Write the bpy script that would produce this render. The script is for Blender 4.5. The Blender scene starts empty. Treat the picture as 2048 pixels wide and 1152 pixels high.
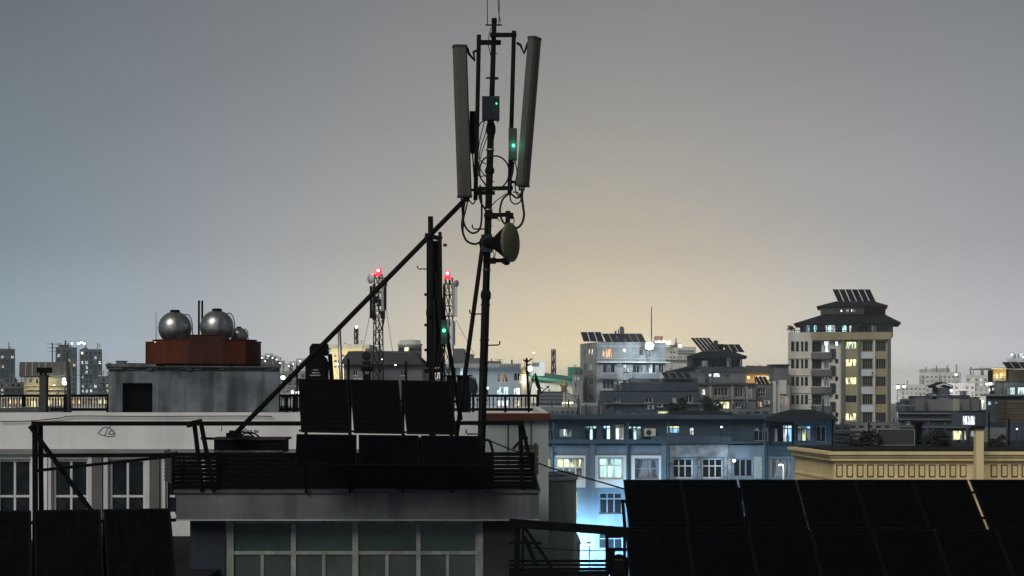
import bpy, math, random
from mathutils import Vector, Matrix
random.seed(7)
SC = bpy.context.scene
COL = SC.collection
# ------------------------------------------------------------------ camera
F = 2800.0; CX = 1024.0; HY = 780.0; CZ = 24.0      # focal length in photo pixels, horizon row, eye height
cam = bpy.data.cameras.new('camera'); cam_o = bpy.data.objects.new('camera', cam); COL.objects.link(cam_o)
cam_o.location = (0, 0, CZ); cam_o.rotation_euler = (math.radians(90), 0, 0)
cam.sensor_width = 36.0; cam.lens = F / 2048 * 36; cam.shift_y = (HY - 576) / 2048
cam.clip_start = 0.1; cam.clip_end = 12000
SC.camera = cam_o
# ------------------------------------------------------------------ world: night sky lit by the city's own glow
W = bpy.data.worlds.new('World'); SC.world = W; W.use_nodes = True
nt = W.node_tree; nt.nodes.clear()
def wn(t, **k):
    n = nt.nodes.new(t)
    for a, b in k.items(): setattr(n, a, b)
    return n
def wmath(op, a, b=None):
    n = wn('ShaderNodeMath', operation=op)
    for i, v in enumerate((a, b)):
        if v is None: continue
        if isinstance(v, (int, float)): n.inputs[i].default_value = v
        else: nt.links.new(v, n.inputs[i])
    return n.outputs[0]
tc = wn('ShaderNodeTexCoord'); sp = wn('ShaderNodeSeparateXYZ'); nt.links.new(tc.outputs['Generated'], sp.inputs[0])
X, Y_, Z = sp.outputs
ramp = wn('ShaderNodeValToRGB'); nt.links.new(wmath('MAXIMUM', Z, 0.0), ramp.inputs[0])
cr = ramp.color_ramp
KN = ((0.0, .50), (.04, .275), (.10, .168), (.18, .146), (.285, .114), (.55, .090), (1.0, .075))
cr.elements[0].position = 0.0; cr.elements[1].position = 1.0
for p, g_ in KN:
    e = cr.elements[0] if p == 0 else cr.elements[len(cr.elements) - 1] if p == 1 else cr.elements.new(p)
    e.color = (g_ * .80, g_ * .92, g_ * .99, 1)
az = wmath('ARCTAN2', X, Y_)
def lobe(center, s, h):
    d = wmath('DIVIDE', wmath('SUBTRACT', az, center), s)
    g = wmath('EXPONENT', wmath('MULTIPLY', wmath('MULTIPLY', d, d), -1.0))
    v = wmath('EXPONENT', wmath('DIVIDE', wmath('MAXIMUM', Z, 0.0), -h))
    return wmath('MULTIPLY', g, v)
def addcol(base, fac, col):
    m = wn('ShaderNodeMix', data_type='RGBA', blend_type='ADD')
    nt.links.new(fac, m.inputs[0]); nt.links.new(base, m.inputs[6]); m.inputs[7].default_value = (*col, 1)
    return m.outputs[2]
c = addcol(ramp.outputs[0], lobe(0.10, .50, .20), (.475, .462, .512))
c = addcol(c, lobe(-.37, .20, .12), (.0, .030, .048))
warm = lobe(0.06, .18, .085)
c = addcol(c, warm, (.385, .135, .0))
ms_ = wn('ShaderNodeMix', data_type='RGBA', blend_type='SUBTRACT'); nt.links.new(warm, ms_.inputs[0]); nt.links.new(c, ms_.inputs[6]); ms_.inputs[7].default_value = (0, 0, .345, 1); c = ms_.outputs[2]
ms_ = wn('ShaderNodeMix', data_type='RGBA', blend_type='SUBTRACT'); nt.links.new(lobe(-.42, .24, .16), ms_.inputs[0]); nt.links.new(c, ms_.inputs[6]); ms_.inputs[7].default_value = (.070, .018, 0, 1); c = ms_.outputs[2]
no = wn('ShaderNodeTexNoise'); no.inputs['Scale'].default_value = 5.0; no.inputs['Detail'].default_value = 5
mpw = wn('ShaderNodeMapping'); mpw.inputs['Scale'].default_value = (1, 1, 2.6); nt.links.new(tc.outputs['Generated'], mpw.inputs[0]); nt.links.new(mpw.outputs[0], no.inputs['Vector'])
mr = wn('ShaderNodeMapRange'); nt.links.new(no.outputs[0], mr.inputs[0]); mr.inputs[3].default_value = .93; mr.inputs[4].default_value = 1.07
mu = wn('ShaderNodeMix', data_type='RGBA', blend_type='MULTIPLY'); mu.inputs[0].default_value = 1
nt.links.new(c, mu.inputs[6]); nt.links.new(mr.outputs[0], mu.inputs[7])
bg = wn('ShaderNodeBackground'); nt.links.new(mu.outputs[2], bg.inputs[0]); bg.inputs[1].default_value = 1.0
sky = wn('ShaderNodeTexSky', sky_type='NISHITA'); sky.sun_disc = False; sky.sun_elevation = math.radians(-6); sky.sun_rotation = math.radians(200)
bg2 = wn('ShaderNodeBackground'); nt.links.new(sky.outputs[0], bg2.inputs[0]); bg2.inputs[1].default_value = .05
ad = wn('ShaderNodeAddShader'); nt.links.new(bg.outputs[0], ad.inputs[0]); nt.links.new(bg2.outputs[0], ad.inputs[1])
wo = wn('ShaderNodeOutputWorld'); nt.links.new(ad.outputs[0], wo.inputs[0])
# ------------------------------------------------------------------ fill sun added behind the camera to lift the fronts facing it
sl = bpy.data.lights.new('front_fill_sun', 'SUN'); sl.energy = 1.65; sl.angle = math.radians(30); sl.color = (1, .95, .87)
so = bpy.data.objects.new('front_fill_sun', sl); COL.objects.link(so); so.rotation_euler = (math.radians(52), 0, math.radians(-28))
# ------------------------------------------------------------------ exposure and renderer
vs = SC.view_settings; SC.display_settings.display_device = 'sRGB'
vs.view_transform = 'Standard'; vs.look = 'None'; vs.exposure = 0.0; vs.gamma = 1.0; vs.use_curve_mapping = False
cy = SC.cycles; SC.render.engine = 'CYCLES'
cy.use_denoising = True; cy.max_bounces = 5; cy.diffuse_bounces = 2; cy.glossy_bounces = 2; cy.transmission_bounces = 2
cy.volume_bounces = 1; cy.transparent_max_bounces = 6; cy.sample_clamp_indirect = 4.0; cy.caustics_reflective = False; cy.caustics_refractive = False

# ------------------------------------------------------------------ helpers
def P(px, py, Y): return Vector(((px - CX) / F * Y, Y, CZ + (HY - py) / F * Y))
def S(px, Y): return px / F * Y                       # length in metres of px photo pixels at depth Y
ORG = {}
def thing(name, label, cat, loc=(0, 0, 0), group=None, kind=None):
    o = bpy.data.objects.new(name, None); COL.objects.link(o); o.location = loc; o.empty_display_size = .2
    ORG[o.name] = Vector(loc); o['label'] = label; o['category'] = cat
    if group: o['group'] = group
    if kind: o['kind'] = kind
    return o
class MB:
    def __init__(s): s.v = []; s.f = []; s.sm = []
    def add(s, vs_, fs_, smooth=False):
        b = len(s.v); s.v.extend(Vector(v) for v in vs_)
        for i, f in enumerate(fs_):
            s.f.append([b + k for k in f]); s.sm.append(smooth if isinstance(smooth, bool) else smooth[i])
        return s
    def box(s, x0, x1, y0, y1, z0, z1):
        return s.obox(Vector((x0, y0, z0)), Vector((x1 - x0, 0, 0)), Vector((0, y1 - y0, 0)), Vector((0, 0, z1 - z0)))
    def obox(s, o, a, b, c):
        o = Vector(o); a = Vector(a); b = Vector(b); c = Vector(c)
        if a.cross(b).dot(c) < 0: a, b = b, a
        vs_ = [o, o + a, o + a + b, o + b, o + c, o + a + c, o + a + b + c, o + b + c]
        return s.add(vs_, [(3, 2, 1, 0), (4, 5, 6, 7), (0, 1, 5, 4), (1, 2, 6, 5), (2, 3, 7, 6), (3, 0, 4, 7)])
    def quad(s, a, b, c, d): return s.add([a, b, c, d], [(0, 1, 2, 3)])
    def bar(s, a, b, w, h=None, up=Vector((0, 0, 1))):      # square bar from a to b
        a = Vector(a); b = Vector(b); h = h or w; d = (b - a)
        up = Vector(up)
        if abs(d.normalized().dot(up)) > .95: up = Vector((0, 1, 0))
        x = d.cross(up).normalized() * w; y = x.cross(d).normalized() * h
        return s.obox(a - x / 2 - y / 2, x, y, d)
    def tube(s, pts, r, n=8, r1=None, caps=True):
        pts = [Vector(p) for p in pts]; m = len(pts); rings = []
        rs = r if isinstance(r, (list, tuple)) else [r + ((r1 if r1 is not None else r) - r) * i / max(1, m - 1) for i in range(m)]
        prev = None
        for i, p in enumerate(pts):
            d = (pts[min(i + 1, m - 1)] - pts[max(i - 1, 0)]).normalized()
            if prev is None:
                prev = d.orthogonal().normalized()
            x = (prev - d * prev.dot(d))
            x = x.normalized() if x.length > 1e-6 else d.orthogonal().normalized()
            prev = x; y = d.cross(x)
            rings.append([p + (x * math.cos(2 * math.pi * k / n) + y * math.sin(2 * math.pi * k / n)) * rs[i] for k in range(n)])
        vs_ = [v for R in rings for v in R]; fs = []; sm = []
        for i in range(m - 1):
            for k in range(n):
                fs.append((i * n + k, i * n + (k + 1) % n, (i + 1) * n + (k + 1) % n, (i + 1) * n + k)); sm.append(True)
        if caps:
            fs.append(tuple(range(n - 1, -1, -1))); fs.append(tuple((m - 1) * n + k for k in range(n))); sm += [False, False]
        return s.add(vs_, fs, sm)
    def lathe(s, o, prof, n=24, axis=Vector((0, 0, 1))):     # prof: (radius, height)
        o = Vector(o); ax = Vector(axis).normalized(); x = ax.orthogonal().normalized(); y = ax.cross(x)
        vs_ = []; fs = []
        for r, h in prof:
            for k in range(n):
                a = 2 * math.pi * k / n; vs_.append(o + ax * h + (x * math.cos(a) + y * math.sin(a)) * max(r, 1e-4))
        for i in range(len(prof) - 1):
            for k in range(n): fs.append((i * n + k, i * n + (k + 1) % n, (i + 1) * n + (k + 1) % n, (i + 1) * n + k))
        sm = [True] * len(fs)
        fs.append(tuple(range(n - 1, -1, -1))); fs.append(tuple((len(prof) - 1) * n + k for k in range(n))); sm += [False, False]
        return s.add(vs_, fs, sm)
    def sphere(s, o, r, n=16, m=10, sz=1.0):
        return s.lathe(o, [(r * math.sin(math.pi * i / m), -r * sz * math.cos(math.pi * i / m)) for i in range(m + 1)], n)
    def prism(s, poly, d):                                   # 3D polygon swept by vector d
        poly = [Vector(p) for p in poly]; d = Vector(d); n = len(poly)
        nrm = (poly[1] - poly[0]).cross(poly[2] - poly[0])
        if nrm.dot(d) > 0: poly = poly[::-1]
        vs_ = poly + [p + d for p in poly]
        return s.add(vs_, [tuple(range(n)), tuple(range(2 * n - 1, n - 1, -1))] + [(i, i + n, (i + 1) % n + n, (i + 1) % n) for i in range(n)])
    def build(s, name, m, parent=None, label=None, cat=None, group=None, kind=None):
        org = Vector((0, 0, 0))
        if parent is not None: org = ORG[parent.name]
        elif cat or kind:
            xs = [v.x for v in s.v]; ys = [v.y for v in s.v]; zs = [v.z for v in s.v]
            org = Vector(((min(xs) + max(xs)) / 2, (min(ys) + max(ys)) / 2, min(zs)))
        me = bpy.data.meshes.new(name); me.from_pydata([v - org for v in s.v], [], s.f)
        me.polygons.foreach_set('use_smooth', s.sm); me.update()
        o = bpy.data.objects.new(name, me); COL.objects.link(o)
        if m is not None: me.materials.append(m)
        if parent is not None: o.parent = parent
        else: o.location = org
        ORG[o.name] = org
        if label: o['label'] = label
        if cat: o['category'] = cat
        if group: o['group'] = group
        if kind: o['kind'] = kind
        return o
def share(src, name, parent, offset):                        # a copy of a part that shares its mesh, moved by offset
    o = src.copy(); o.name = name; COL.objects.link(o); o.parent = parent; o.location = src.location + Vector(offset)
    ORG[o.name] = ORG[src.name]
    return o
# ------------------------------------------------------------------ materials
MATS = {}
def mat(name, col, rough=.8, metal=0.0, var=.18, scale=3.0, spec=.3, bump=0.0, streak=0.0, dirt=None):
    if name in MATS: return MATS[name]
    m = bpy.data.materials.new(name); m.use_nodes = True; t = m.node_tree; b = t.nodes['Principled BSDF']
    b.inputs['Roughness'].default_value = rough; b.inputs['Metallic'].default_value = metal
    b.inputs['Specular IOR Level'].default_value = spec
    tcn = t.nodes.new('ShaderNodeTexCoord'); 
    n1 = t.nodes.new('ShaderNodeTexNoise'); n1.inputs['Scale'].default_value = scale; n1.inputs['Detail'].default_value = 6; n1.inputs['Roughness'].default_value = .65
    t.links.new(tcn.outputs['Object'], n1.inputs['Vector'])
    r = t.nodes.new('ShaderNodeMapRange'); r.inputs[1].default_value = .3; r.inputs[2].default_value = .7
    r.inputs[3].default_value = 1 - var; r.inputs[4].default_value = 1 + var; t.links.new(n1.outputs[0], r.inputs[0])
    mx = t.nodes.new('ShaderNodeMix'); mx.data_type = 'RGBA'; mx.blend_type = 'MULTIPLY'; mx.inputs[0].default_value = 1
    mx.inputs[6].default_value = (*col, 1); t.links.new(r.outputs[0], mx.inputs[7]); out = mx.outputs[2]
    if streak:                                                # rain streaks and stains running down
        mp = t.nodes.new('ShaderNodeMapping'); mp.inputs['Scale'].default_value = (scale * 1.6, scale * 1.6, scale * .14); t.links.new(tcn.outputs['Object'], mp.inputs[0])
        n2 = t.nodes.new('ShaderNodeTexNoise'); n2.inputs['Scale'].default_value = 1; n2.inputs['Detail'].default_value = 5; t.links.new(mp.outputs[0], n2.inputs['Vector'])
        r2 = t.nodes.new('ShaderNodeMapRange'); r2.inputs[1].default_value = .47; r2.inputs[2].default_value = .63
        r2.inputs[3].default_value = 0; r2.inputs[4].default_value = streak; t.links.new(n2.outputs[0], r2.inputs[0])
        m2 = t.nodes.new('ShaderNodeMix'); m2.data_type = 'RGBA'; t.links.new(r2.outputs[0], m2.inputs[0]); t.links.new(out, m2.inputs[6])
        d = dirt or tuple(k * .3 for k in col); m2.inputs[7].default_value = (*d, 1); out = m2.outputs[2]
    t.links.new(out, b.inputs['Base Color'])
    if bump:
        bp = t.nodes.new('ShaderNodeBump'); bp.inputs['Strength'].default_value = bump; bp.inputs['Distance'].default_value = .02
        n3 = t.nodes.new('ShaderNodeTexNoise'); n3.inputs['Scale'].default_value = scale * 12; n3.inputs['Detail'].default_value = 4
        t.links.new(tcn.outputs['Object'], n3.inputs['Vector']); t.links.new(n3.outputs[0], bp.inputs['Height']); t.links.new(bp.outputs[0], b.inputs['Normal'])
    MATS[name] = m; return m
def lit(name, col, strength, var=.85, scale=2.2, sample=False, stripes=1.0):     # a lit window or lamp: curtains and rooms make it uneven
    if name in MATS: return MATS[name]
    m = bpy.data.materials.new(name); m.use_nodes = True; t = m.node_tree; b = t.nodes['Principled BSDF']
    b.inputs['Base Color'].default_value = (.05, .05, .05, 1); b.inputs['Roughness'].default_value = .2
    b.inputs['Emission Color'].default_value = (*col, 1)
    if var:
        tcn = t.nodes.new('ShaderNodeTexCoord'); mp = t.nodes.new('ShaderNodeMapping'); mp.inputs['Scale'].default_value = (scale * 1.9 * stripes, scale, scale * .35)
        t.links.new(tcn.outputs['Object'], mp.inputs[0])
        n1 = t.nodes.new('ShaderNodeTexNoise'); n1.inputs['Scale'].default_value = 1; n1.inputs['Detail'].default_value = 3; t.links.new(mp.outputs[0], n1.inputs['Vector'])
        r = t.nodes.new('ShaderNodeMapRange'); r.inputs[1].default_value = .42; r.inputs[2].default_value = .58
        r.inputs[3].default_value = strength * (1 - var); r.inputs[4].default_value = strength * (1 + var * .4); t.links.new(n1.outputs[0], r.inputs[0])
        t.links.new(r.outputs[0], b.inputs['Emission Strength'])
    else: b.inputs['Emission Strength'].default_value = strength
    m.cycles.emission_sampling = 'FRONT' if sample else 'NONE'
    MATS[name] = m; return m
M_black = mat('black_painted_steel', (.0045, .0045, .005), .8, 0, .3, 6, .05)
M_mast = mat('dark_weathered_steel', (.0075, .007, .0065), .8, 0, .35, 5, .08)
M_radome = mat('grey_radome', (.088, .088, .080), .65, 0, .14, 2.2, .2, 0, .55, (.05, .05, .046))
M_radcap = mat('radome_end_cap', (.03, .03, .03), .7)
M_rru = mat('radio_box_paint', (.020, .024, .032), .6, 0, .15, 4, .15)
M_cable = mat('black_cable', (.008, .008, .008), .6, 0, .2, 5, .2)
M_dish = mat('dish_cover', (.135, .122, .075), .7, 0, .15, 3, .2)
M_cell = mat('solar_glass', (.0012, .0013, .0018), .4, 0, .3, 1.2, .03)
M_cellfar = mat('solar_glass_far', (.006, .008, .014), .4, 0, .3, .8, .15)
M_pframe = mat('panel_frame', (.004, .004, .0045), .6, 0, .2, 5, .06)
M_pframel = mat('bare_aluminium', (.30, .31, .32), .5, .3, .15, 5, .3)
M_white = mat('white_plaster', (.74, .735, .73), .9, 0, .10, .7, .2, .15, .30, (.48, .48, .48))
M_conc = mat('stained_concrete', (.185, .208, .232), .92, 0, .42, 1.3, .2, .4, .85, (.050, .056, .060))
M_fascia = mat('grey_fascia_plaster', (.125, .128, .140), .9, 0, .25, 1.5, .2, .3, .8, (.070, .078, .092))
M_pier = mat('dark_blue_pier', (.022, .028, .042), .85, 0, .25, 1.5)
M_pierr = mat('dark_brown_pier', (.028, .026, .026), .85, 0, .25, 1.5)
M_wframe = mat('worn_window_frame', (.27, .28, .26), .8, 0, .25, 5, .2, .1, .45, (.10, .11, .09))
M_wframew = mat('white_window_frame', (.62, .62, .60), .7, 0, .1, 5)
M_glass = mat('dark_window_glass', (.008, .012, .014), .2, 0, .3, .5, .15)
M_glassg = mat('green_tinted_glass', (.034, .056, .055), .22, 0, .4, .7, .3)
M_brown = mat('burnt_orange_paint', (.092, .024, .010), .85, 0, .25, 2, .2, 0, .35, (.03, .010, .006))
M_brown_shade = mat('shaded_orange_paint', (.042, .011, .006), .85, 0, .25, 2)  # shading of the surround's front face put into a darker orange
M_galv = mat('galvanised_steel', (.40, .41, .41), .36, .9, .3, 3, .5, .15, .5, (.20, .19, .17))
M_wood = mat('weathered_board', (.05, .042, .034), .9, 0, .3, 3)
M_roofd = mat('dark_roofing', (.016, .018, .021), .9, 0, .3, 1.0, .15)
M_roof = mat('grey_metal_roof', (.055, .060, .066), .8, 0, .25, .8, .2)
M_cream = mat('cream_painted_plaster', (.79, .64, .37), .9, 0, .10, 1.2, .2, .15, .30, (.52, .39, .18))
M_creamd = mat('dark_frieze_border', (.135, .095, .045), .9, 0, .15, 3)  # dark cream tone bordering each frieze panel
M_beige = mat('beige_plaster', (.26, .285, .25), .9, 0, .12, 1.0, .2, .15, .35, (.12, .13, .11))
M_tin = mat('crumpled_tin', (.34, .37, .37), .6, .3, .35, 4, .3, .5)
M_flats = mat('pale_flats_plaster', (.36, .41, .45), .9, 0, .16, .35, .2, 0, .35, (.2, .23, .26))
M_bluewall = mat('pale_blue_plaster', (.155, .210, .255), .9, 0, .16, .35, .2, 0, .45, (.07, .10, .13))
M_blued = mat('dark_balcony_board', (.042, .075, .108), .9, 0, .25, .5)
M_stone = mat('rough_stone_cladding', (.23, .25, .27), .95, 0, .55, 1.6, .2, .6)
M_g1 = mat('grey_render', (.34, .345, .34), .9, 0, .2, .25, .2, 0, .35)
M_navy = mat('navy_tinted_render', (.048, .076, .104), .9, 0, .3, .4, .2, 0, .3)
M_g2 = mat('dark_grey_render', (.165, .175, .185), .9, 0, .25, .25, .2, 0, .3)
M_g3 = mat('light_grey_render', (.62, .62, .60), .9, 0, .15, .2, .2, 0, .3)
M_dk = mat('soot_dark_render', (.052, .070, .094), .9, 0, .3, .2, .2, 0, .3)
M_olive = mat('olive_painted_render', (.37, .335, .205), .9, 0, .12, .3, .2, 0, .25)
M_palebl = mat('pale_spandrel', (.60, .63, .70), .8, 0, .12, .4)
M_ivory = mat('ivory_render', (.68, .67, .59), .9, 0, .14, .3, .2, 0, .3)
M_green = mat('green_painted_roof', (.05, .22, .15), .7, 0, .15, .4)
M_gold = mat('brassy_dome', (.35, .28, .14), .5, .4, .2, 1)
M_ground = mat('city_ground', (.05, .05, .05), .95, 0, .3, .02)
M_asph = mat('asphalt', (.045, .045, .047), .9, 0, .25, .3)
M_leaf = mat('dark_leaves', (.020, .028, .018), .8, 0, .4, 2)
M_bark = mat('bark', (.04, .03, .022), .9, 0, .3, 4)
M_ink = mat('wall_scribble_ink', (.06, .06, .065), .9)
L_warm = lit('lit_room_warm', (1, .80, .42), 1.25)
L_yel = lit('lit_room_yellow', (1, .93, .50), 1.25)
L_or = lit('lit_room_orange', (1, .55, .22), 1.0)
L_white = lit('lit_room_white', (.88, .97, 1), 1.3)
L_cyan = lit('lit_room_cyan', (.55, .95, 1), 1.25)
L_blue = lit('lit_room_blue', (.25, .60, 1), 1.1)
L_mint = lit('lit_room_mint', (.62, 1, .90), 1.35, .35, 1.0)
L_lime = lit('lit_room_lime', (.85, 1, .45), .95)
L_dim = lit('dim_room', (.45, .55, .62), .22)
L_dimw = lit('dim_warm_room', (.8, .65, .4), .3)
E_bulb = lit('bulb_white', (.9, .97, 1), 6, 0)
E_bulbw = lit('bulb_warm', (1, .85, .6), 5, 0)
E_red = lit('red_beacon_halo', (1, .03, .06), 1.6, 0)  # halo glow of the beacons put into the outer ball and base
E_redc = lit('red_beacon_core', (1, .62, .6), 5, 0)
E_grn = lit('green_led', (.08, 1, .42), 4, 0)
E_flood = lit('floodlight_lens', (.82, .93, 1), 60, 0)
E_sign = lit('sign_letters', (1, .96, .85), 2.4, 0)
def lampdata(name, loc, energy, col, r=.15, parent=None):
    l = bpy.data.lights.new(name, 'POINT'); l.energy = energy; l.color = col; l.shadow_soft_size = r
    o = bpy.data.objects.new(name, l); COL.objects.link(o)
    if parent is not None: o.parent = parent; o.location = Vector(loc) - ORG[parent.name]
    else: o.location = loc
    return o
ORD = ['first', 'second', 'third', 'fourth', 'fifth', 'sixth', 'seventh', 'eighth', 'ninth', 'tenth', 'eleventh', 'twelfth', 'thirteenth', 'fourteenth', 'fifteenth', 'sixteenth']
# ---- a vertical facade plane: pixel positions on it become (u, z)
class Face:
    def __init__(s, A, B):
        s.A = Vector((A[0], A[1], 0)); s.B = Vector((B[0], B[1], 0)); d = s.B - s.A; s.L = d.length; s.u = d / s.L
        s.n = Vector((s.u.y, -s.u.x, 0))                     # points to the viewer when A is left of B
    def uz(s, px, py):
        k = (px - CX) / F                                    # ray (k,1) in plan
        d = s.u; det = k * d.y - d.x                          # A + t*d = (k*Y, Y)
        t = (s.A.x - k * s.A.y) / (k * d.y - d.x) if abs(det) > 1e-9 else 0
        Yh = s.A.y + t * d.y
        return t, CZ + (HY - py) / F * Yh
    def pt(s, u, z, d=0.0): return s.A + s.u * u + Vector((0, 0, z)) + s.n * d
    def box(s, mb, u0, u1, z0, z1, d0, d1): return mb.obox(s.pt(u0, z0, d0), s.u * (u1 - u0), s.n * (d1 - d0), Vector((0, 0, z1 - z0)))
    def rect(s, r):                                           # pixel rect -> (u0,u1,z0,z1)
        u0, z1 = s.uz(r[0], r[1]); u1, z1b = s.uz(r[2], r[1]); _, z0 = s.uz((r[0] + r[2]) / 2, r[3]); _, z1 = s.uz((r[0] + r[2]) / 2, r[1])
        return (min(u0, u1), max(u0, u1), min(z0, z1), max(z0, z1))
def wallgrid(mb, face, z0, z1, holes, depth):
    us = sorted(set([0.0, face.L] + [max(0, min(face.L, h[k])) for h in holes for k in (0, 1)]))
    zs = sorted(set([z0, z1] + [max(z0, min(z1, h[k])) for h in holes for k in (2, 3)]))
    for i in range(len(us) - 1):
        for j in range(len(zs) - 1):
            um = (us[i] + us[i + 1]) / 2; zm = (zs[j] + zs[j + 1]) / 2
            if any(h[0] < um < h[1] and h[2] < zm < h[3] for h in holes): continue
            mb.quad(face.pt(us[i], zs[j]), face.pt(us[i + 1], zs[j]), face.pt(us[i + 1], zs[j + 1]), face.pt(us[i], zs[j + 1]))
    for h in holes:
        a, b, c, d = h
        for q in (((a, c), (b, c)), ((b, c), (b, d)), ((b, d), (a, d)), ((a, d), (a, c))):
            mb.quad(face.pt(*q[0]), face.pt(*q[0], -depth), face.pt(*q[1], -depth), face.pt(*q[1]))
def put_window(root, face, h, depth, pane, grid=(2, 1), frame=None, fw=.06, sill=None, split=False, name='window', bands=None):
    a, b, c, d = h; nx, ny = grid; fr = MB(); dd = -depth * .6
    fw = min(fw, (b - a) * .12)
    for (p0, p1, q0, q1) in ((a, a + fw, c, d), (b - fw, b, c, d), (a + fw, b - fw, c, c + fw), (a + fw, b - fw, d - fw, d)):
        face.box(fr, p0, p1, q0, q1, dd - .04, dd + .03)
    xs = [a + fw + (b - a - 2 * fw) * i / nx for i in range(nx + 1)]; zs = [c + fw + (d - c - 2 * fw) * j / ny for j in range(ny + 1)]
    if bands: zs = [c + fw] + [c + (d - c) * k for k in bands] + [d - fw]
    for x in xs[1:-1]: face.box(fr, x - fw * .4, x + fw * .4, c + fw, d - fw, dd - .035, dd + .02)
    for z in zs[1:-1]: face.box(fr, a + fw, b - fw, z - fw * .4, z + fw * .4, dd - .03, dd + .025)
    w = fr.build(name, frame or M_wframew, root)
    if sill is not None:
        s_ = MB(); face.box(s_, a - .08, b + .08, c - .09, c - .003, -depth * .3, .07); s_.build('sill', sill, w)
    if split:
        for j in range(len(zs) - 1):
            for i in range(nx):
                pm = pane[(j * nx + i) % len(pane)] if isinstance(pane, list) else pane
                p = MB(); face.box(p, xs[i], xs[i + 1], zs[j], zs[j + 1], dd - .02, dd - .012); p.build('pane', pm, w)
    else:
        p = MB(); face.box(p, a + fw * .5, b - fw * .5, c + fw * .5, d - fw * .5, dd - .02, dd - .012); p.build('pane', pane[0] if isinstance(pane, list) else pane, w)
    return w
def building(name, label, cat, A, B, depth, top, m, wins=(), side_l=(), side_r=(), base=0.0, wd=.25, parapet=0.0, roofm=None, group=None, frame=None, root=None, wallname='wall', topz=None, rot=False):
    """A, B: (px, Y) of the two front corners; top: pixel row of the roof line at A; wins: dicts with r=(pixel rect)."""
    if rot and A[1] == B[1]: B = (B[0], A[1] - ((A[0] + B[0]) / 2 - CX) / F * S(B[0] - A[0], A[1]))     # turned to face the street towards the viewer
    a = P(A[0], HY, A[1]); b = P(B[0], HY, B[1]); f = Face(a, b)
    zt = topz if topz is not None else CZ + (HY - top) / F * A[1]
    back = -f.n * depth
    fl = Face(f.A + back, f.A); fr_ = Face(f.B, f.B + back); fb = Face(f.B + back, f.A + back)
    if root is None: root = thing(name, label, cat, (f.A + f.B + back * .5 * 2) / 2 + Vector((0, 0, base)), group)
    mb = MB(); todo = []
    for face, ws in ((f, wins), (fl, side_l), (fr_, side_r), (fb, ())):
        hs = []
        for w in ws:
            h = face.rect(w['r']) if 'r' in w else w['h']
            h = (max(h[0], .03), min(h[1], face.L - .03), h[2], h[3])
            if h[1] - h[0] < .1: continue
            hs.append(h); todo.append((face, h, w))
        wallgrid(mb, face, base, zt, hs, wd)
    rz = zt - parapet
    if parapet:
        t = .2
        c_ = [f.A, f.B, f.B + back, f.A + back]; ce = sum(c_, Vector()) / 4
        inn = [p + (f.u * t if i in (0, 3) else -f.u * t) + (-f.n * t if i < 2 else f.n * t) for i, p in enumerate(c_)]
        up = Vector((0, 0, zt)); lo = Vector((0, 0, rz))
        for i in range(4):
            j = (i + 1) % 4
            mb.quad(c_[i] + up, c_[j] + up, inn[j] + up, inn[i] + up); mb.quad(inn[i] + up, inn[j] + up, inn[j] + lo, inn[i] + lo)
    mb.build(wallname, m, root)
    rb = MB(); k = .2 if parapet else 0
    o = f.A + f.u * k - f.n * k + Vector((0, 0, rz - .12)); rb.obox(o, f.u * (f.L - 2 * k), -f.n * (depth - 2 * k), Vector((0, 0, .124 if parapet else .123)))
    rb.build('roof', roofm or M_roofd, root)
    for face, h, w in todo:
        put_window(root, face, h, wd, w.get('p', M_glass), w.get('g', (2, 1)), w.get('f', frame), w.get('fw', .06), w.get('s'), w.get('split', False), w.get('n', 'window'), w.get('b'))
    if cat in ('building', 'house') and A[1] > 90:          # rooftop and wall clutter that is bolted on
        rn = random.Random(int(A[0] * 7 + A[1])); up = Vector((0, 0, 1)); big = A[1] / 150
        for _ in range(rn.randint(2, 5)):
            q = f.pt(rn.uniform(.08, .92) * f.L, rz, -rn.uniform(.15, .6) * depth); h_ = rn.uniform(.7, 1.6) * max(1, big * .7); MB().tube([q, q + up * h_], rn.uniform(.06, .12) * max(1, big * .6), 6).build('vent_pipe', M_dk, root)
        for _ in range(rn.randint(0, 2)):
            q = f.pt(rn.uniform(.1, .9) * f.L, rz, -rn.uniform(.1, .5) * depth); h_ = rn.uniform(1.5, 3.0); a_ = MB().tube([q, q + up * h_], .05 * max(1, big * .6), 5); ar = a_.build('aerial', M_dk, root)
            for k_ in range(3): w_ = .5 - .12 * k_; MB().bar(q + up * (h_ - .3 * k_ - .1) - f.u * w_, q + up * (h_ - .3 * k_ - .1) + f.u * w_, .04 * max(1, big * .6)).build('aerial_bar', M_dk, ar)
        if depth > 3 and f.L > 6:
            w_ = rn.uniform(1.5, 3); q = f.pt(rn.uniform(.1, .6) * f.L, rz + .002, -rn.uniform(.35, .5) * depth); mb = MB().obox(q, f.u * w_, -f.n * min(2.0, depth * .4), up * rn.uniform(.8, 1.5)); mb.build('roof_hut', M_g2, root)
        fh = [h for fc, h, _ in todo if fc is f]
        for _ in range(12):
            u_ = rn.uniform(.3, max(.4, f.L - 1.3)); z__ = rn.uniform(max(base, zt - 10), zt - 1.2)
            if any(u_ < h[1] + .15 and u_ + .85 > h[0] - .15 and z__ < h[3] + .15 and z__ + .6 > h[2] - .15 for h in fh): continue
            fh.append((u_, u_ + .85, z__, z__ + .6)); mb = MB(); f.box(mb, u_, u_ + .85, z__, z__ + .58, .02, .34); ac = mb.build('air_conditioner', M_g3, root)
            MB().lathe(f.pt(u_ + .32, z__ + .29, .345), [(.22, -.003), (.22, .008), (.04, .012)], 14, f.n).build('fan_grille', M_dk, ac)
            if len(fh) > len([1 for fc, h, _ in todo if fc is f]) + 3: break
    return root, f, zt
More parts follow.
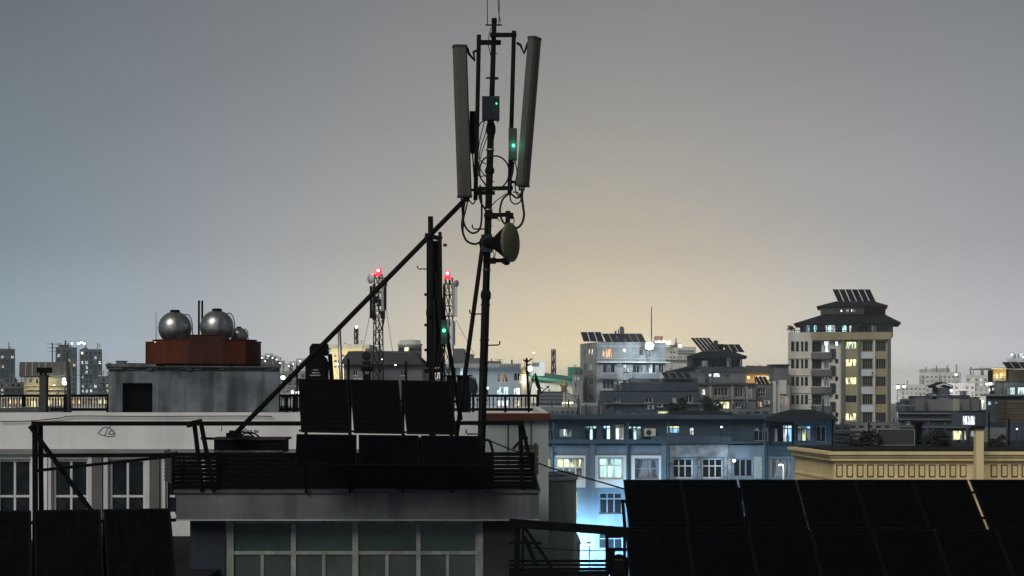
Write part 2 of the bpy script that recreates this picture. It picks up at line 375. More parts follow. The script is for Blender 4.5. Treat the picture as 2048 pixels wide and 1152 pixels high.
def winrow(xs, ys, p=None, **k):
    out = []
    for j, (y0, y1) in enumerate(ys):
        for i, (x0, x1) in enumerate(xs):
            d = dict(r=(x0, y0, x1, y1), p=p or M_glass); d.update(k); out.append(d)
    return out
def solar(label, BL, BR, TL, group, frame=M_pframe, cell=M_cell, th=.035, rim=.03, lines=None):
    BL = Vector(BL); u = Vector(BR) - BL; v = Vector(TL) - BL; n = u.cross(v).normalized()
    if n.y > 0: n = -n
    r = thing('solar_panel', label, 'solar panel', BL, group)
    fb = MB(); lu = u.length; lv = v.length; uu = u / lu; vv = v / lv
    for (o, a, b) in ((BL, u, vv * rim), (BL + v - vv * rim, u, vv * rim), (BL + vv * rim, uu * rim, v - vv * 2 * rim), (BL + u - uu * rim + vv * rim, uu * rim, v - vv * 2 * rim)):
        fb.obox(o - n * th, a, b, n * th)
    fb.build('frame', frame, r)
    g = MB(); g.obox(BL + uu * rim + vv * rim - n * th * .7, u - uu * 2 * rim, v - vv * 2 * rim, n * th * .55); g.build('glass', cell, r)
    if lines:
        l = MB(); nx, ny = lines
        for i in range(1, nx): l.obox(BL + u * (i / nx) - uu * .004 - n * th * .14 + vv * rim, uu * .008, v - vv * 2 * rim, n * .002)
        for j in range(1, ny): l.obox(BL + v * (j / ny) - vv * .004 - n * th * .14 + uu * rim, u - uu * 2 * rim, vv * .008, n * .0035)
        l.build('cell_line', mat('cell_line_silver', (.0045, .0048, .0055), .6, 0, .2, 4, .05), r)
    return r
def solar_row(where, BL, BR, TL, n, gap, group, gaps=None, **k):
    BL = Vector(BL); BR = Vector(BR); v = Vector(TL) - BL; u = BR - BL; L = u.length; uu = u / L; w = (L - gap * (n - 1)) / n; gaps = gaps or [gap] * n
    for i in range(n):
        o = BL + uu * (i * (w + gap)); nm = 'leftmost' if i == 0 else 'rightmost' if i == n - 1 else ORD[i] + ' from left'
        solar(f'black solar panel, {nm} {where}' if n > 1 else f'black solar panel {where}', o, o + uu * (w + gap - gaps[i]), o + v, group, **k)
def bulb(label, px, py, Y, r_, m=None, cat='lamp', group=None, energy=0, col=(.9, .95, 1), name='lamp', post=None):
    r = r_ * .62; c = P(px, py, Y); t = thing(name, label, cat, c, group)
    MB().sphere(c, r, 12, 8).build('bulb', m or E_bulb, t)
    h = MB().lathe(c, [(r * .75, r * .8), (r * .6, r * 1.5), (.02, r * 1.7)], 10); h.build('lamp_cap', M_black, t)
    if post is not None: MB().tube([c + Vector((0, r * 1.2, r)), c + Vector((0, r * 1.2, post - c.z))], max(.02, r * .10), 8).build('post', M_black, t)
    if energy: lampdata('lamp_light', c - Vector((0, r * 2.5, 0)), energy, col, r, t)
    return t
# ================================================================== SETTING: ground, street
g = MB().quad(Vector((-1400, -100, 0)), Vector((1400, -100, 0)), Vector((1400, 2500, 0)), Vector((-1400, 2500, 0))); g.build('ground', M_ground, kind='structure')
MB().box(-60, 60, 70, 96, -.1, .006).build('road', M_asph, kind='structure')
MB().box(-60, 60, 96, 99, -.1, .13).build('pavement', M_g1, kind='structure')
# ================================================================== BLOCK UNDER THE MAST (about 28 m away)
YB = 28.0
def blockwin():
    A = P(380, HY, 28); B = P(1040, HY, 28); f = Face(A, B)
    root = thing('rooftop_block', 'grey rooftop block with wide fascia and green-glazed window band under the mast', 'building', (A + B) / 2 * Vector((1, 1, 0)) if False else Vector(((A.x + B.x) / 2, 28, 0)))
    ztop = P(0, 1040, 28).z
    h = f.rect((450, 1042, 966, 1250))
    mb = MB(); wallgrid(mb, f, 0, ztop, [h], .18)
    bk = Vector((0, 6.4, 0)); fl = Face(f.A + bk, f.A); fr = Face(f.B, f.B + bk); fb = Face(f.B + bk, f.A + bk)
    for q in (fl, fr, fb): wallgrid(mb, q, 0, ztop, [], .1)
    mb.build('wall', M_pier, root)
    p = MB(); f.box(p, f.uz(968, 1100)[0], f.L - .004, 0, ztop - .003, .004, .035); p.build('pier', M_pierr, root)
    # fascia slab, coping, window head strip
    z0 = P(0, 1040, 27.6).z; z1 = P(0, 986, 27.6).z
    sl_ = MB(); sl_.box(P(352, 0, 27.6).x, P(1078, 0, 27.6).x, 27.6, 34.6, z0 + .003, z1); sl_.build('fascia_slab', M_fascia, root)
    c_ = MB(); c_.box(P(349, 0, 27.6).x, P(1081, 0, 27.6).x, 27.55, 34.65, z1 + .002, z1 + .055); c_.build('coping', mat('coping_cement', (.07, .072, .078), .9, 0, .35, 4), root)
    d_ = MB(); d_.box(P(352, 0, 27.6).x, P(1078, 0, 27.6).x, 27.56, 27.598, z0 - .012, z0 + .014); d_.build('drip_edge', mat('drip_edge_cement', (.30, .33, .33), .9, 0, .3, 8), root)
    # window band
    a, b, c, d = h; fm = MB(); dd = -.1
    def fx(px): return f.uz(px, 1100)[0]
    def fz(py): return f.uz(700, py)[1]
    for (x0, x1) in ((450, 466), (704, 716), (951, 966)): f.box(fm, fx(x0), fx(x1), c, fz(1047), dd - .05, dd + .05)
    for (x0, x1) in ((581, 591), (832, 841)): f.box(fm, fx(x0), fx(x1), c, fz(1048), dd - .048, dd + .036)
    for (x0, x1) in ((466, 704), (716, 951)): f.box(fm, fx(x0), fx(x1), fz(1110), fz(1103), dd - .045, dd + .03)
    for (x0, x1) in ((520, 527), (643, 650), (770, 777), (892, 898)): f.box(fm, fx(x0), fx(x1), c, fz(1110), dd - .04, dd + .025)
    w = fm.build('window_frame', M_wframe, root)
    hd = MB(); f.box(hd, a, b, fz(1047), fz(1042.5), dd - .05, dd + .06); hd.build('head_strip', mat('peeling_head_strip', (.22, .25, .25), .9, 0, .6, 7), w)
    for (x0, x1) in ((466, 581), (591, 704), (716, 832), (841, 951)):
        p = MB(); f.box(p, fx(x0), fx(x1), fz(1103), fz(1047), dd - .01, dd); p.build('pane', M_glassg, w)
    for (x0, x1) in ((466, 520), (527, 581), (591, 643), (650, 704), (716, 770), (777, 832), (841, 892), (898, 951)):
        p = MB(); f.box(p, fx(x0), fx(x1), c, fz(1110), dd - .01, dd); p.build('pane', mat('grey_dusty_glass', (.052, .066, .066), .35, 0, .5, .9, .3), w)
    return root
blockwin()
ZR = P(0, 986, 27.6).z + .057                     # roof level of the block
# slatted fence round the block's roof edge
fe = thing('slatted_roof_fence', 'black slatted fence along the roof edge of the block below the mast', 'fence', (0, 27.75, ZR))
x0 = P(346, 0, 27.75).x; x1 = P(1066, 0, 27.75).x; zt = P(0, 906, 27.75).z
n = 9; ph = (zt - ZR) / n
rnd = random.Random(3)
for i in range(n):
    s_ = MB(); s_.box(x0, x1, 27.72 + rnd.uniform(0, .012), 27.745, ZR + .02 + i * ph, ZR + .02 + (i + 1) * ph - (.013 if i not in (0, 3) else .004)); s_.build('slat', M_black, fe)
for i in range(9):
    x = x0 + (x1 - x0) * i / 8; MB().box(x - .03, x + .03, 27.75, 27.80, ZR + .002, zt + .01).build('post', M_black, fe)
MB().box(P(432, 0, 27.8).x, P(988, 0, 27.8).x, 27.803, 27.83, ZR + .05, zt - .02).build('added_gap_backing', M_black, fe)  # dark sheet added so the slat gaps stay black
# angled louvred screen at the fence's left end
sc_ = thing('louvred_screen', 'dark louvred screen turned back at the left end of the black roof fence', 'screen', P(350, 980, 28.1))
A = P(362, HY, 27.9); B = P(331, HY, 30.2); fs_ = Face((B.x, B.y), (A.x, A.y))
for k in range(9):
    z = P(0, 972, 28).z + k * .075; s_ = MB(); s_.obox(fs_.pt(0, z, 0), fs_.u * fs_.L, fs_.n * .03 + Vector((0, 0, -.03)), Vector((0, 0, .035))); s_.build('slat', mat('dusty_slat', (.05, .055, .055), .85, 0, .3, 4), sc_)
for u in (0, .5, .97): MB().obox(fs_.pt(u * fs_.L, ZR + .002 if u > .5 else ZR - .6, -.045), fs_.u * .04, -fs_.n * .04, Vector((0, 0, .72 if u > .5 else 1.3))).build('post', M_black, sc_)
# low dark plinths and boxes on the block's roof
def pbox(mb, px0, px1, py0, py1, Y, d=.5): p = P(px0, py0, Y); q = P(px1, py1, Y); return mb.box(p.x, q.x, Y, Y + d, q.z, p.z)
t = thing('cable_trough', 'long black metal trough box on the roof, left of the solar panels', 'trough', P(495, 905, 28.3))
pbox(MB(), 428, 568, 880, 905, 28.2, .6).build('tray', M_black, t); pbox(MB(), 422, 572, 875.5, 880, 28.15, .7).build('lid', M_pierr, t)
for px in (440, 500, 560): pbox(MB(), px - 4, px + 4, 905, 990, 28.3, .08).build('leg', M_black, t)
pbox(MB(), 430, 566, 901, 904, 28.17, .02).build('edge_strip', mat('scuffed_edge', (.12, .125, .12), .7, 0, .6, 3), t)
def rope(label, pts, r=.012, name='cable', cat='cable', group=None, m=None, n=6):
    return MB().tube(pts, r, n).build(name, m or M_cable, None, label, cat, group)
def spline(ps, k=6):
    ps = [Vector(p) for p in ps]; out = []
    for i in range(len(ps) - 1):
        p0 = ps[max(i - 1, 0)]; p1 = ps[i]; p2 = ps[i + 1]; p3 = ps[min(i + 2, len(ps) - 1)]
        for j in range(k):
            t_ = j / k; out.append(.5 * ((2 * p1) + (p2 - p0) * t_ + (2 * p0 - 5 * p1 + 4 * p2 - p3) * t_ ** 2 + (3 * p1 - p0 - 3 * p2 + p3) * t_ ** 3))
    return out + [ps[-1]]
def pxs(Y, *pp): return [P(a[0], a[1], a[2] if len(a) > 2 else Y) for a in pp]
rope('tangled cable coil lying on the black trough at the foot of the brace', spline(pxs(28.4, (455, 872), (468, 866), (485, 864), (500, 868), (508, 875), (495, 872), (480, 874), (492, 866), (506, 866, 28.6), (515, 871), (520, 876))), .02)
# ---- steel frame over the roof
fr = thing('steel_roof_frame', 'black welded steel frame with long top rail standing over the block roof', 'frame', P(700, 980, 27.3))
YF = 27.3
def fbar(nm, a, b, w=.07, Ya=YF, Yb=YF, root=None, m=None): return MB().bar(P(a[0], a[1], Ya), P(b[0], b[1], Yb), w).build(nm, m or M_black, root or fr)
fbar('top_rail', (64, 847), (602, 847), .085); fbar('top_rail', (905, 846), (1048, 846), .08)
fbar('lower_rail', (66, 911), (352, 910), .075); fbar('lower_rail', (968, 908), (1058, 908), .07)
fbar('post', (70, 843), (71, 1160), .085, YF + .09, YF + .09); fbar('post', (81, 850), (84, 1160), .075, YF + .2, YF + .2)
fbar('brace', (60, 852), (190, 1032), .075, YF - .1, YF - .1); fbar('tie_bar', (66, 942), (352, 912), .06, YF - .2, YF - .2)
for a, b in (((388, 841), (405, 982)), ((402, 846), (428, 982))): fbar('leg', a, b, .075, YF + .1, YF + .25)
fbar('rung', (402, 877), (424, 877), .05, YF + .3, YF + .3); fbar('knuckle', (374, 850), (404, 843), .11, YF + .02, YF + .02); fbar('tie_bar', (374, 916), (432, 914), .06, YF + .18, YF + .18)
fbar('leg', (1040, 843), (1046, 984), .08, YF + .1, YF + .3); fbar('leg', (1044, 848), (1074, 984), .075, YF + .2, YF + .3); fbar('brace', (1046, 876), (1026, 898), .05, YF + .25, YF + .25)
fbar('rung', (1040, 876), (1056, 876), .05, YF + .4, YF + .4)
# ---- solar panels on the block, two rows of three
GP = 'solar panels on the block under the mast'
def rowpx(where, bl, br, tl, n, gap, group, Yb, Yt, **k):
    BL = P(bl[0], bl[1], Yb); BR = P(br[0], br[1], Yb); TL = P(tl[0], tl[1], Yt); solar_row(where, BL, BR, TL, n, gap, group, **k)
rowpx('in the upper row beside the mast', (602, 863), (914, 868), (596, 757), 3, .05, GP, 26.9, 27.6, lines=(6, 10))
rowpx('in the lower row beside the mast', (590, 928), (968, 932), (593, 868), 3, .04, GP, 26.2, 26.85)
st = thing('panel_rack', 'black steel rack propping up the two rows of panels beside the mast', 'rack', P(750, 980, 27.8))
for px in (612, 700, 806, 902):
    MB().bar(P(px, 762, 27.66), P(px, 985, 27.9), .06).build('post', M_black, st)
    MB().bar(P(px + 2, 870, 26.97), P(px, 985, 27.5), .05).build('strut', M_black, st)
fbar('rail', (598, 861), (916, 866), .04, 27.02, 27.02, st); fbar('rail', (598, 800), (912, 803), .05, 27.38, 27.38, st)
cl = thing('equipment_cabinet', 'low black equipment cabinet on the roof behind the lower solar panels', 'cabinet', P(885, 980, 28.2))
pbox(MB(), 820, 956, 879, 975, 28.1, .5).build('body', M_black, cl); pbox(MB(), 816, 960, 876, 879.4, 28.05, .6).build('lid', M_pierr, cl); pbox(MB(), 824, 912, 926, 928, 28.08, .02).build('vent_slot', mat('scuffed_edge', (.1, .1, .1)), cl)
wb = thing('wooden_board', 'brown weathered board leaning at the right end of the block roof', 'board', P(1060, 940, 28.9))
for k in range(5): pbox(MB(), 1036, 1077, 890 + k * 12, 900.6 + k * 12, 28.9 + .01 * (k % 2), .03).build('plank', M_wood, wb)
for px in (1042, 1071): pbox(MB(), px - 3, px + 3, 886, 990, 28.94, .05).build('batten', M_wood, wb)
# ================================================================== MAST
MX = lambda py: 962 + (905 - py) / (905 - 40) * (988.5 - 962)
def mp(py, dx=0, dy=0.0): return P(MX(py) + dx, py, YB + dy)
ms = thing('antenna_mast', 'tall dark leaning steel mast carrying the two big panel antennas', 'mast', P(962, 990, YB))
MB().tube([P(960.5, 985, YB), mp(770), mp(600)], [.075, .083, .083], 16).build('pole', M_mast, ms)
MB().tube([mp(600), mp(420), mp(258)], [.072, .070, .066], 16).build('pole', M_mast, ms)
MB().tube([mp(258), mp(150), mp(40)], [.058, .052, .048], 16).build('pole', M_mast, ms)
for py, r, h in ((590, .105, .10), (341, .095, .07), (258, .095, .12), (262, .075, .2)):
    c = mp(py); MB().lathe(c, [(r * .8, -h), (r, -h * .5), (r, h * .3), (r * .75, h)], 14).build('collar', M_mast, ms)
MB().lathe(mp(40), [(.055, -.06), (.055, .03), (.03, .04)], 14).build('cap', M_mast, ms)
def arm(nm, py, x0, x1, w=.07, dy=-.0, py1=None): MB().bar(P(x0, py, YB + dy), P(x1, py1 if py1 is not None else py, YB + dy), w, w).build(nm, M_mast, ms)
arm('arm', 70, 980, 1033, .075, -.10); arm('arm', 85, 955, 1002, .085, .12); arm('top_plate', 50, 971, 1004, .025)
arm('arm', 378, 950, 1026, .075, -.10, 376); arm('arm', 386, 950, 990, .07, .12); arm('arm', 431, 968, 1022, .075, -.1, 429); arm('arm', 521, 966, 1020, .075, -.1, 521)
for px, y0, y1, r, xb in ((1028, 62, 390, .045, 1019), (958, 70, 400, .045, 951)):
    MB().tube([P(px, y0, YB - .1 if px > 1000 else YB + .12), P(xb, y1, YB - .1 if px > 1000 else YB + .12)], r, 12).build('side_pole', M_mast, ms)
MB().tube([P(1016, 422, YB - .12), P(1013, 530, YB - .12)], .05, 12).build('dish_pole', M_mast, ms)
for px, py in ((1019, 431), (1012, 521), (988, 431), (984, 521)): pbox(MB(), px - 8, px + 8, py - 5.5, py + 6, YB - .16, .1).build('clamp', M_mast, ms)
for py, side, ln in ((156, -1, 9), (156, 1, 8), (157.5, 1, 8)): arm('bolt', py, MX(py), MX(py) + side * (ln + 4), .03, -.02)
for py, side in ((458, -1), (628, -1), (691, 1), (868, -1)):
    x = MX(py); e = x + side * 31; MB().tube(pxs(YB, (x, py), (e - side * 3, py - (1 if side > 0 else 0)), (e, py - 3), (e, py - 9)), .014, 6).build('step_peg', M_mast, ms)
for py, ln in ((363, 10), (107, 8), (452, 9), (300, -9)): arm('bolt', py, MX(py), MX(py) + ln, .015, -.05)
for px0, px1, y0 in ((975, 973.5, 50), (998, 1000, 50)): MB().tube([P(px0, y0, YB), P(px1, -130, YB)], .009, 6, .005).build('lightning_rod', M_mast, ms)
MB().tube(spline(pxs(YB, (1001, 44), (997, 20), (996, -10), (999, -60))), .007, 6).build('rod_wire', M_cable, ms)
MB().tube(spline(pxs(YB - .06, (982, 55), (978, 70), (977, 90), (981, 108), (984, 130))), .008, 6).build('mast_wire', M_cable, ms)
# panel antennas: a long radome with bevelled edges
def antenna(label, tx, ty, bx, by, w, d, Y, yaw, brackets):
    T = P(tx, ty, Y); B = P(bx, by, Y); r = thing('panel_antenna', label, 'antenna', B, 'panel antennas on the tall mast')
    ax = (T - B).normalized(); s_ = Vector((math.cos(yaw), math.sin(yaw), 0)); s_ = (s_ - ax * s_.dot(ax)).normalized(); f_ = ax.cross(s_)
    if f_.y > 0: f_ = -f_
    prof = [(-.5, .5), (-.5, -.18), (-.36, -.5), (.36, -.5), (.5, -.18), (.5, .5)]
    def ring(p, k=1): return [p + s_ * (x * w * k) - f_ * (y * d * k) * 1.0 for x, y in prof]
    mb = MB(); lv = [ring(B + ax * .03), ring(T - ax * .03)]; n_ = len(prof)
    mb.add(lv[0] + lv[1], [(i, (i + 1) % n_, (i + 1) % n_ + n_, i + n_) for i in range(n_)] + [tuple(range(n_)), tuple(range(2 * n_ - 1, n_ - 1, -1))]); mb.build('radome', M_radome, r)
    for p, q in ((B - ax * .01, B + ax * .035), (T - ax * .035, T + ax * .012)):
        e = MB(); e.add(ring(p, 1.06) + ring(q, 1.06), [(i, (i + 1) % n_, (i + 1) % n_ + n_, i + n_) for i in range(n_)] + [tuple(range(n_)), tuple(range(2 * n_ - 1, n_ - 1, -1))]); e.build('end_cap', M_radcap, r)
    for k in (-.3, 0, .3): MB().tube([B + s_ * w * k, B + s_ * w * k * .8 - ax * .09], .018, 8).build('connector', M_radcap, r)
    for br in brackets: MB().tube([P(*q) for q in br], .028, 6).build('tilt_bracket', M_mast, r)
    return r
antenna('long grey panel antenna on the left side of the tall mast', 920, 92, 930, 394, .27, .16, YB - .05, .25,
        [[(934, 95, YB), (938, 108, YB + .05), (949, 121, YB + .1), (947, 104, YB + .1), (958, 99, YB + .12)], [(932, 380, YB), (950, 380, YB + .1)]])
antenna('long grey panel antenna tilting outward on the right side of the tall mast', 1068, 76, 1044, 372, .20, .22, YB - .2, -.6,
        [[(1034, 86, YB - .1), (1041, 90, YB - .12), (1048, 107, YB - .15), (1055, 88, YB - .18), (1060, 80, YB - .2)], [(1020, 363, YB - .1), (1040, 366, YB - .18)]])
# remote radio units
def rru(label, px0, px1, py0, py1, Y, d, m, led=None, pipe=None, fins=True):
    r = thing('radio_unit', label, 'radio unit', P((px0 + px1) / 2, py1, Y), 'radio units on the masts')
    pbox(MB(), px0, px1, py0, py1, Y, d).build('body', m, r)
    if fins:
        n_ = 5
        for k in range(n_):
            x = px0 + (px1 - px0) * (k + .5) / n_; pbox(MB(), x - .7, x + .7, py0 + 2, py1 - 2, Y - .02, .02).build('cooling_fin', m, r)
    for px in (px0 + 4, (px0 + px1) / 2, px1 - 4): MB().tube([P(px, py1, Y + d / 2), P(px, py1 + 6, Y + d / 2)], .015, 6).build('connector', M_radcap, r)
    if led:
        c = P(led[0], led[1], Y - .02); MB().sphere(c, led[2], 10, 6).build('status_light', E_grn, r); lampdata('status_glow', c - Vector((0, .08, 0)), led[3], (.1, 1, .6), .02, r)
    return r
rru('dark blue radio unit box strapped across the middle of the tall mast', 964, 999, 192, 239, YB - .26, .16, M_rru, (993, 207, .014, .10))
rru('narrow grey radio unit with bright green light on the right side pole', 1017, 1034, 256, 319, YB - .28, .16, mat('radio_box_grey', (.05, .065, .055), .6), (1027, 291, .031, 1.2))
rru('black radio unit half hidden beside the left panel antenna', 939, 951, 222, 302, YB + .28, .2, M_black, None, None, False)
# dish
ds = thing('microwave_dish', 'olive drum microwave dish facing right on the tall mast', 'dish', P(1016, 530, YB - .3))
ax = Vector((.90, -.43, 0)).normalized(); c = P(1019, 485, YB - .45)
MB().lathe(c, [(.37, -.015), (.385, 0), (.385, .04), (.372, .05), (.0, .055)], 40, ax).build('cover', M_dish, ds)
MB().lathe(c, [(.12, -.34), (.17, -.27), (.36, -.02), (.37, -.015)], 32, ax).build('reflector_back', M_black, ds)
MB().lathe(c, [(.10, -.62), (.13, -.60), (.13, -.36), (.11, -.33)], 16, ax).build('hub', M_black, ds)
q = c - ax * .5; MB().box(q.x - .11, q.x + .11, q.y - .1, q.y + .12, q.z - .17, q.z + .17).build('outdoor_unit', M_rru, ds)
# braces
def bracepole(label, a, b, r, Ya, Yb): return MB().tube([P(*a, Ya), P(*b, Yb)], r, 10).build('brace_pole', M_mast, None, label, 'pole')
bracepole('long thin steel brace pole slanting from the roof up to the tall mast', (466, 872), (940, 389), .05, 27.9, YB - .05)
bracepole('dark brace pole leaning steeply against the lower left of the tall mast', (898, 985), (968, 470), .045, YB + .6, YB + .05)
fb_ = thing('pole_clamp', 'small black clamp at the foot of the long brace pole', 'clamp', P(466, 878, 27.95))
pbox(MB(), 452, 480, 866, 876, 27.85, .2).build('plate', M_black, fb_); pbox(MB(), 458, 468, 861, 866, 27.9, .1).build('bolt', M_black, fb_)
# cables on the mast
GC = 'cables hanging on the tall mast'
def cab(label, Y, *pp, r=.016): rope(label, spline(pxs(Y, *pp)), r, group=GC)
cab('thick black cable loop hanging under the left panel antenna', YB + .05, (924, 398), (925, 425), (930, 452), (944, 466), (958, 460), (963, 440), (963, 400), (960, 370), r=.02)
cab('lowest black cable loop drooping left of the tall mast', YB + .1, (930, 398), (926, 430), (924, 456), (932, 480), (948, 488), (960, 484), (970, 474), r=.022)
cab('short black cable under the left panel antenna running to its side pole', YB + .0, (936, 398), (932, 418), (927, 440), (926, 470))
cab('large round cable loop beside the middle of the tall mast', YB - .14, (966, 318), (980, 313), (998, 313), (1012, 324), (1018, 340), (1015, 360), (1004, 375))
cab('left half of the cable loop behind the middle of the tall mast', YB + .14, (984, 312), (968, 318), (960, 335), (961, 355), (970, 368), (980, 384))
cab('thin cable dropping from the blue radio unit left of the mast', YB + .12, (970, 240), (964, 262), (958, 290), (956, 320), (963, 342), (976, 358), r=.010)
cab('thin cable beside the mast below the blue radio unit', YB + .10, (976, 240), (970, 270), (962, 292), (959, 318), (972, 328), r=.010)
cab('second thin cable running down beside the left side pole', YB + .16, (980, 260), (974, 275), (965, 300), (958, 330), (958, 352), (972, 350), r=.010)
cab('cable running from the side pole foot to the mast', YB + .12, (958, 390), (962, 405), (970, 418), (977, 430), r=.02)
cab('cable below the green-lit radio unit on the right side pole', YB - .2, (1027, 324), (1025, 345), (1021, 362), (1018, 385), r=.022)
cab('small cable ring between the right side pole and right antenna', YB - .2, (1020, 390), (1022, 402), (1030, 408), (1040, 404), (1042, 396), (1036, 386), (1026, 384), r=.014)
cab('thick cable hanging from the right panel antenna to the dish', YB - .22, (1046, 378), (1044, 392), (1046, 412), (1048, 430), (1044, 446), (1036, 455), (1026, 456), r=.024)
cab('cable bundle from right antenna foot looping to the mast', YB - .16, (1042, 378), (1044, 388), (1034, 396), (1020, 388), (1006, 398), (1000, 420), (1004, 440), (1014, 452), r=.02)
cab('thin cable crossing diagonally from the right side pole to the mast', YB - .1, (1014, 386), (1000, 396), (990, 404), (982, 416), (988, 430), (1000, 442), r=.010)
cab('thin cable loop by the dish top', YB - .2, (1020, 428), (1027, 434), (1028, 444), (1022, 450), r=.009)
cab('thin wires between mast and dish hub', YB - .2, (984, 498), (988, 510), (984, 520), (990, 512), (992, 500), r=.008)
cab('black feeder cable strapped down the lower mast', YB - .1, (980, 440), (976, 500), (971, 600), (968, 700), (964, 800), (962, 905), r=.018)
cab('slack cable from the mast foot to the right roof post', YB - .15, (966, 878), (975, 880), (1000, 890), (1022, 899), (1040, 905), r=.014)
cab('bent pipe-like cable by the mast foot', YB - .1, (964, 894), (968, 882), (978, 881), (983, 893), (986, 906), r=.028)
cab('bundle cable taped behind the upper mast', YB + .09, (984, 245), (981, 290), (979, 340), (976, 400), (974, 440), r=.018)
cab('second feeder taped down the lower mast', YB - .09, (974, 440), (970, 520), (966, 640), (963, 760), (959, 900), r=.014)
cab('jumper from left antenna foot up to its radio unit', YB + .2, (938, 400), (946, 408), (952, 392), (948, 350), (945, 306), r=.014)
cab('jumper from blue radio unit to the left side pole', YB + .05, (968, 240), (958, 252), (955, 280), (956, 330), (954, 380), r=.012)
cab('jumper between the green-lit radio unit and right antenna', YB - .25, (1030, 322), (1034, 345), (1030, 372), (1036, 392), (1043, 384), r=.012)
for py in (300, 420, 470, 540, 610, 680, 740, 800, 850): MB().lathe(mp(py), [(.083 if py < 600 else .094, -.016), (.086 if py < 600 else .097, 0), (.083 if py < 600 else .094, .016)], 14).build('cable_strap', M_galv if py % 3 == 0 else M_mast, ms)
# ================================================================== SECOND MAST (a bit behind)
Y2 = 33.0
m2 = thing('antenna_mast', 'shorter dark mast left of the tall one, with a green light near its foot', 'mast', P(862, 990, Y2))
MB().tube([P(861, 433, Y2), P(866, 990, Y2)], .062, 14, .085).build('pole', M_mast, m2)
MB().tube([P(880, 464, Y2 - .1), P(884, 800, Y2 - .1)], .042, 12).build('side_pole', M_mast, m2)
MB().bar(P(850, 470, Y2 - .08), P(884, 478, Y2 - .08), .1).build('arm', M_mast, m2); MB().bar(P(849, 742, Y2 - .08), P(890, 740, Y2 - .08), .1).build('arm', M_mast, m2)
MB().lathe(P(862, 626, Y2), [(.09, -.12), (.12, -.04), (.12, .06), (.08, .12)], 12).build('collar', M_mast, m2)
for px, py in ((852, 589), (852, 650), (852, 700), (890, 490)): pbox(MB(), px - 3.5, px + 3.5, py - 2.5, py + 2.5, Y2 - .05, .08).build('bolt', M_mast, m2)
MB().tube(pxs(Y2, (860, 538), (838, 538), (835, 536), (835, 531)), .014, 6).build('step_peg', M_mast, m2)
an2 = thing('panel_antenna', 'dark panel antenna seen edge-on, hugging the shorter mast', 'antenna', P(868, 700, Y2 + .2), 'panel antennas on the shorter mast')
pbox(MB(), 853, 882, 484, 735, Y2 + .12, .14).build('radome', M_black, an2); pbox(MB(), 852, 883, 481, 484.5, Y2 + .11, .16).build('end_cap', M_radcap, an2)
rru('dark radio box with green light at the foot of the shorter mast', 882, 894, 640, 688, Y2 - .2, .14, mat('radio_box_green', (.02, .035, .028), .6), (888, 661, .04, 1.2), None, False)
for i, pp in enumerate((((872, 545), (876, 600), (884, 690), (890, 760)), ((880, 690), (876, 720), (872, 755)), ((890, 690), (884, 715), (880, 735), (890, 758)), ((868, 600), (870, 680), (866, 755)))):
    rope(['long cable slanting down the front of the shorter mast', 'short cable below the shorter mast green-lit box', 'looped cable at the foot of the shorter mast', 'straight cable taped along the shorter mast pole'][i], spline(pxs(Y2 - .14, *pp)), .02, group='cables on the shorter mast')
bracepole('dark brace pole behind the shorter mast foot', (922, 840), (872, 540), .05, Y2 + .6, Y2 + .2)
# ================================================================== LEFT AND RIGHT NEAR SOLAR ARRAYS, TERRACES
tl_ = thing('flat_roof_house', 'dark flat-roofed house below the left solar panels', 'house', P(150, 1200, 24) * Vector((1, 1, 0)))
MB().box(P(-300, 0, 24).x, P(330, 0, 24).x, 18.0, 34.2, 0, 20.3).build('wall', M_dk, tl_); MB().box(P(-300, 0, 24).x - .1, P(330, 0, 24).x + .1, 17.9, 34.3, 20.303, 20.42).build('roof', M_roofd, tl_)
GL = 'large solar panels in the lower left corner'
BL = P(-76, 1190, 19.2); TL = P(-72, 1022, 20.1); u = P(355, 1184, 19.2) - BL
solar_row('of the three in the lower left corner', BL, BL + u, TL, 3, .045, GL, lines=(6, 10))
r = thing('panel_rack', 'black rack under the lower left solar panels', 'rack', P(150, 1190, 20))
for px in (-20, 69, 140, 210, 300): MB().bar(P(px, 1040, 20.06), P(px, 1270, 20.2), .05).build('post', M_black, r)
MB().bar(P(-70, 1048, 20.03), P(352, 1040, 20.03), .045).build('rail', M_black, r)
tr_ = thing('flat_roof_house', 'dark flat-roofed house below the right solar panels', 'house', Vector((6, 24, 0)))
MB().box(P(1016, 0, 22).x, 16, 20.0, 33.0, 0, 18.4).build('wall', M_dk, tr_); MB().box(P(1016, 0, 22).x - .1, 16.1, 19.9, 33.1, 18.403, 18.52).build('roof', M_roofd, tr_)
GR = 'large solar panels in the lower right corner'
k = 24.0
def rr(where, px0, py0, px1, tlx, tly, n, Yb, Yt, gaps, gap=.035): solar_row(where, P(px0, py0, Yb), P(px1, py0, Yb), P(tlx, tly, Yt), n, gap, GR, gaps, lines=(6, 10))
rr('in the upper row of the lower right array', 1258, 1056, 2215, 1246.5, 959, 8, 24.0, 24.95, [.006, .04, .013, .003, .003, .055, .02, .02])
rr('in the lower row of the lower right array', 1262, 1172, 2290, 1250, 1058.5, 8, 22.95, 23.93, [.002, .004, .008, .004, .010, .005, .004, .004])
r = thing('panel_rack', 'black steel rack holding up the lower right solar array', 'rack', P(1600, 1170, 25))
for px in (1262, 1480, 1700, 1920, 2100):
    MB().bar(P(px, 975, 24.98), P(px, 1385, 25.1), .06).build('post', M_black, r); MB().bar(P(px + 10, 990, 24.9), P(px + 20, 1150, 23.7), .05).build('strut', M_black, r)
for py, Y in ((985, 24.9), (1036, 24.4), (1090, 23.85)): MB().bar(P(1256, py, Y), P(2200, py, Y), .045).build('rail', M_black, r)
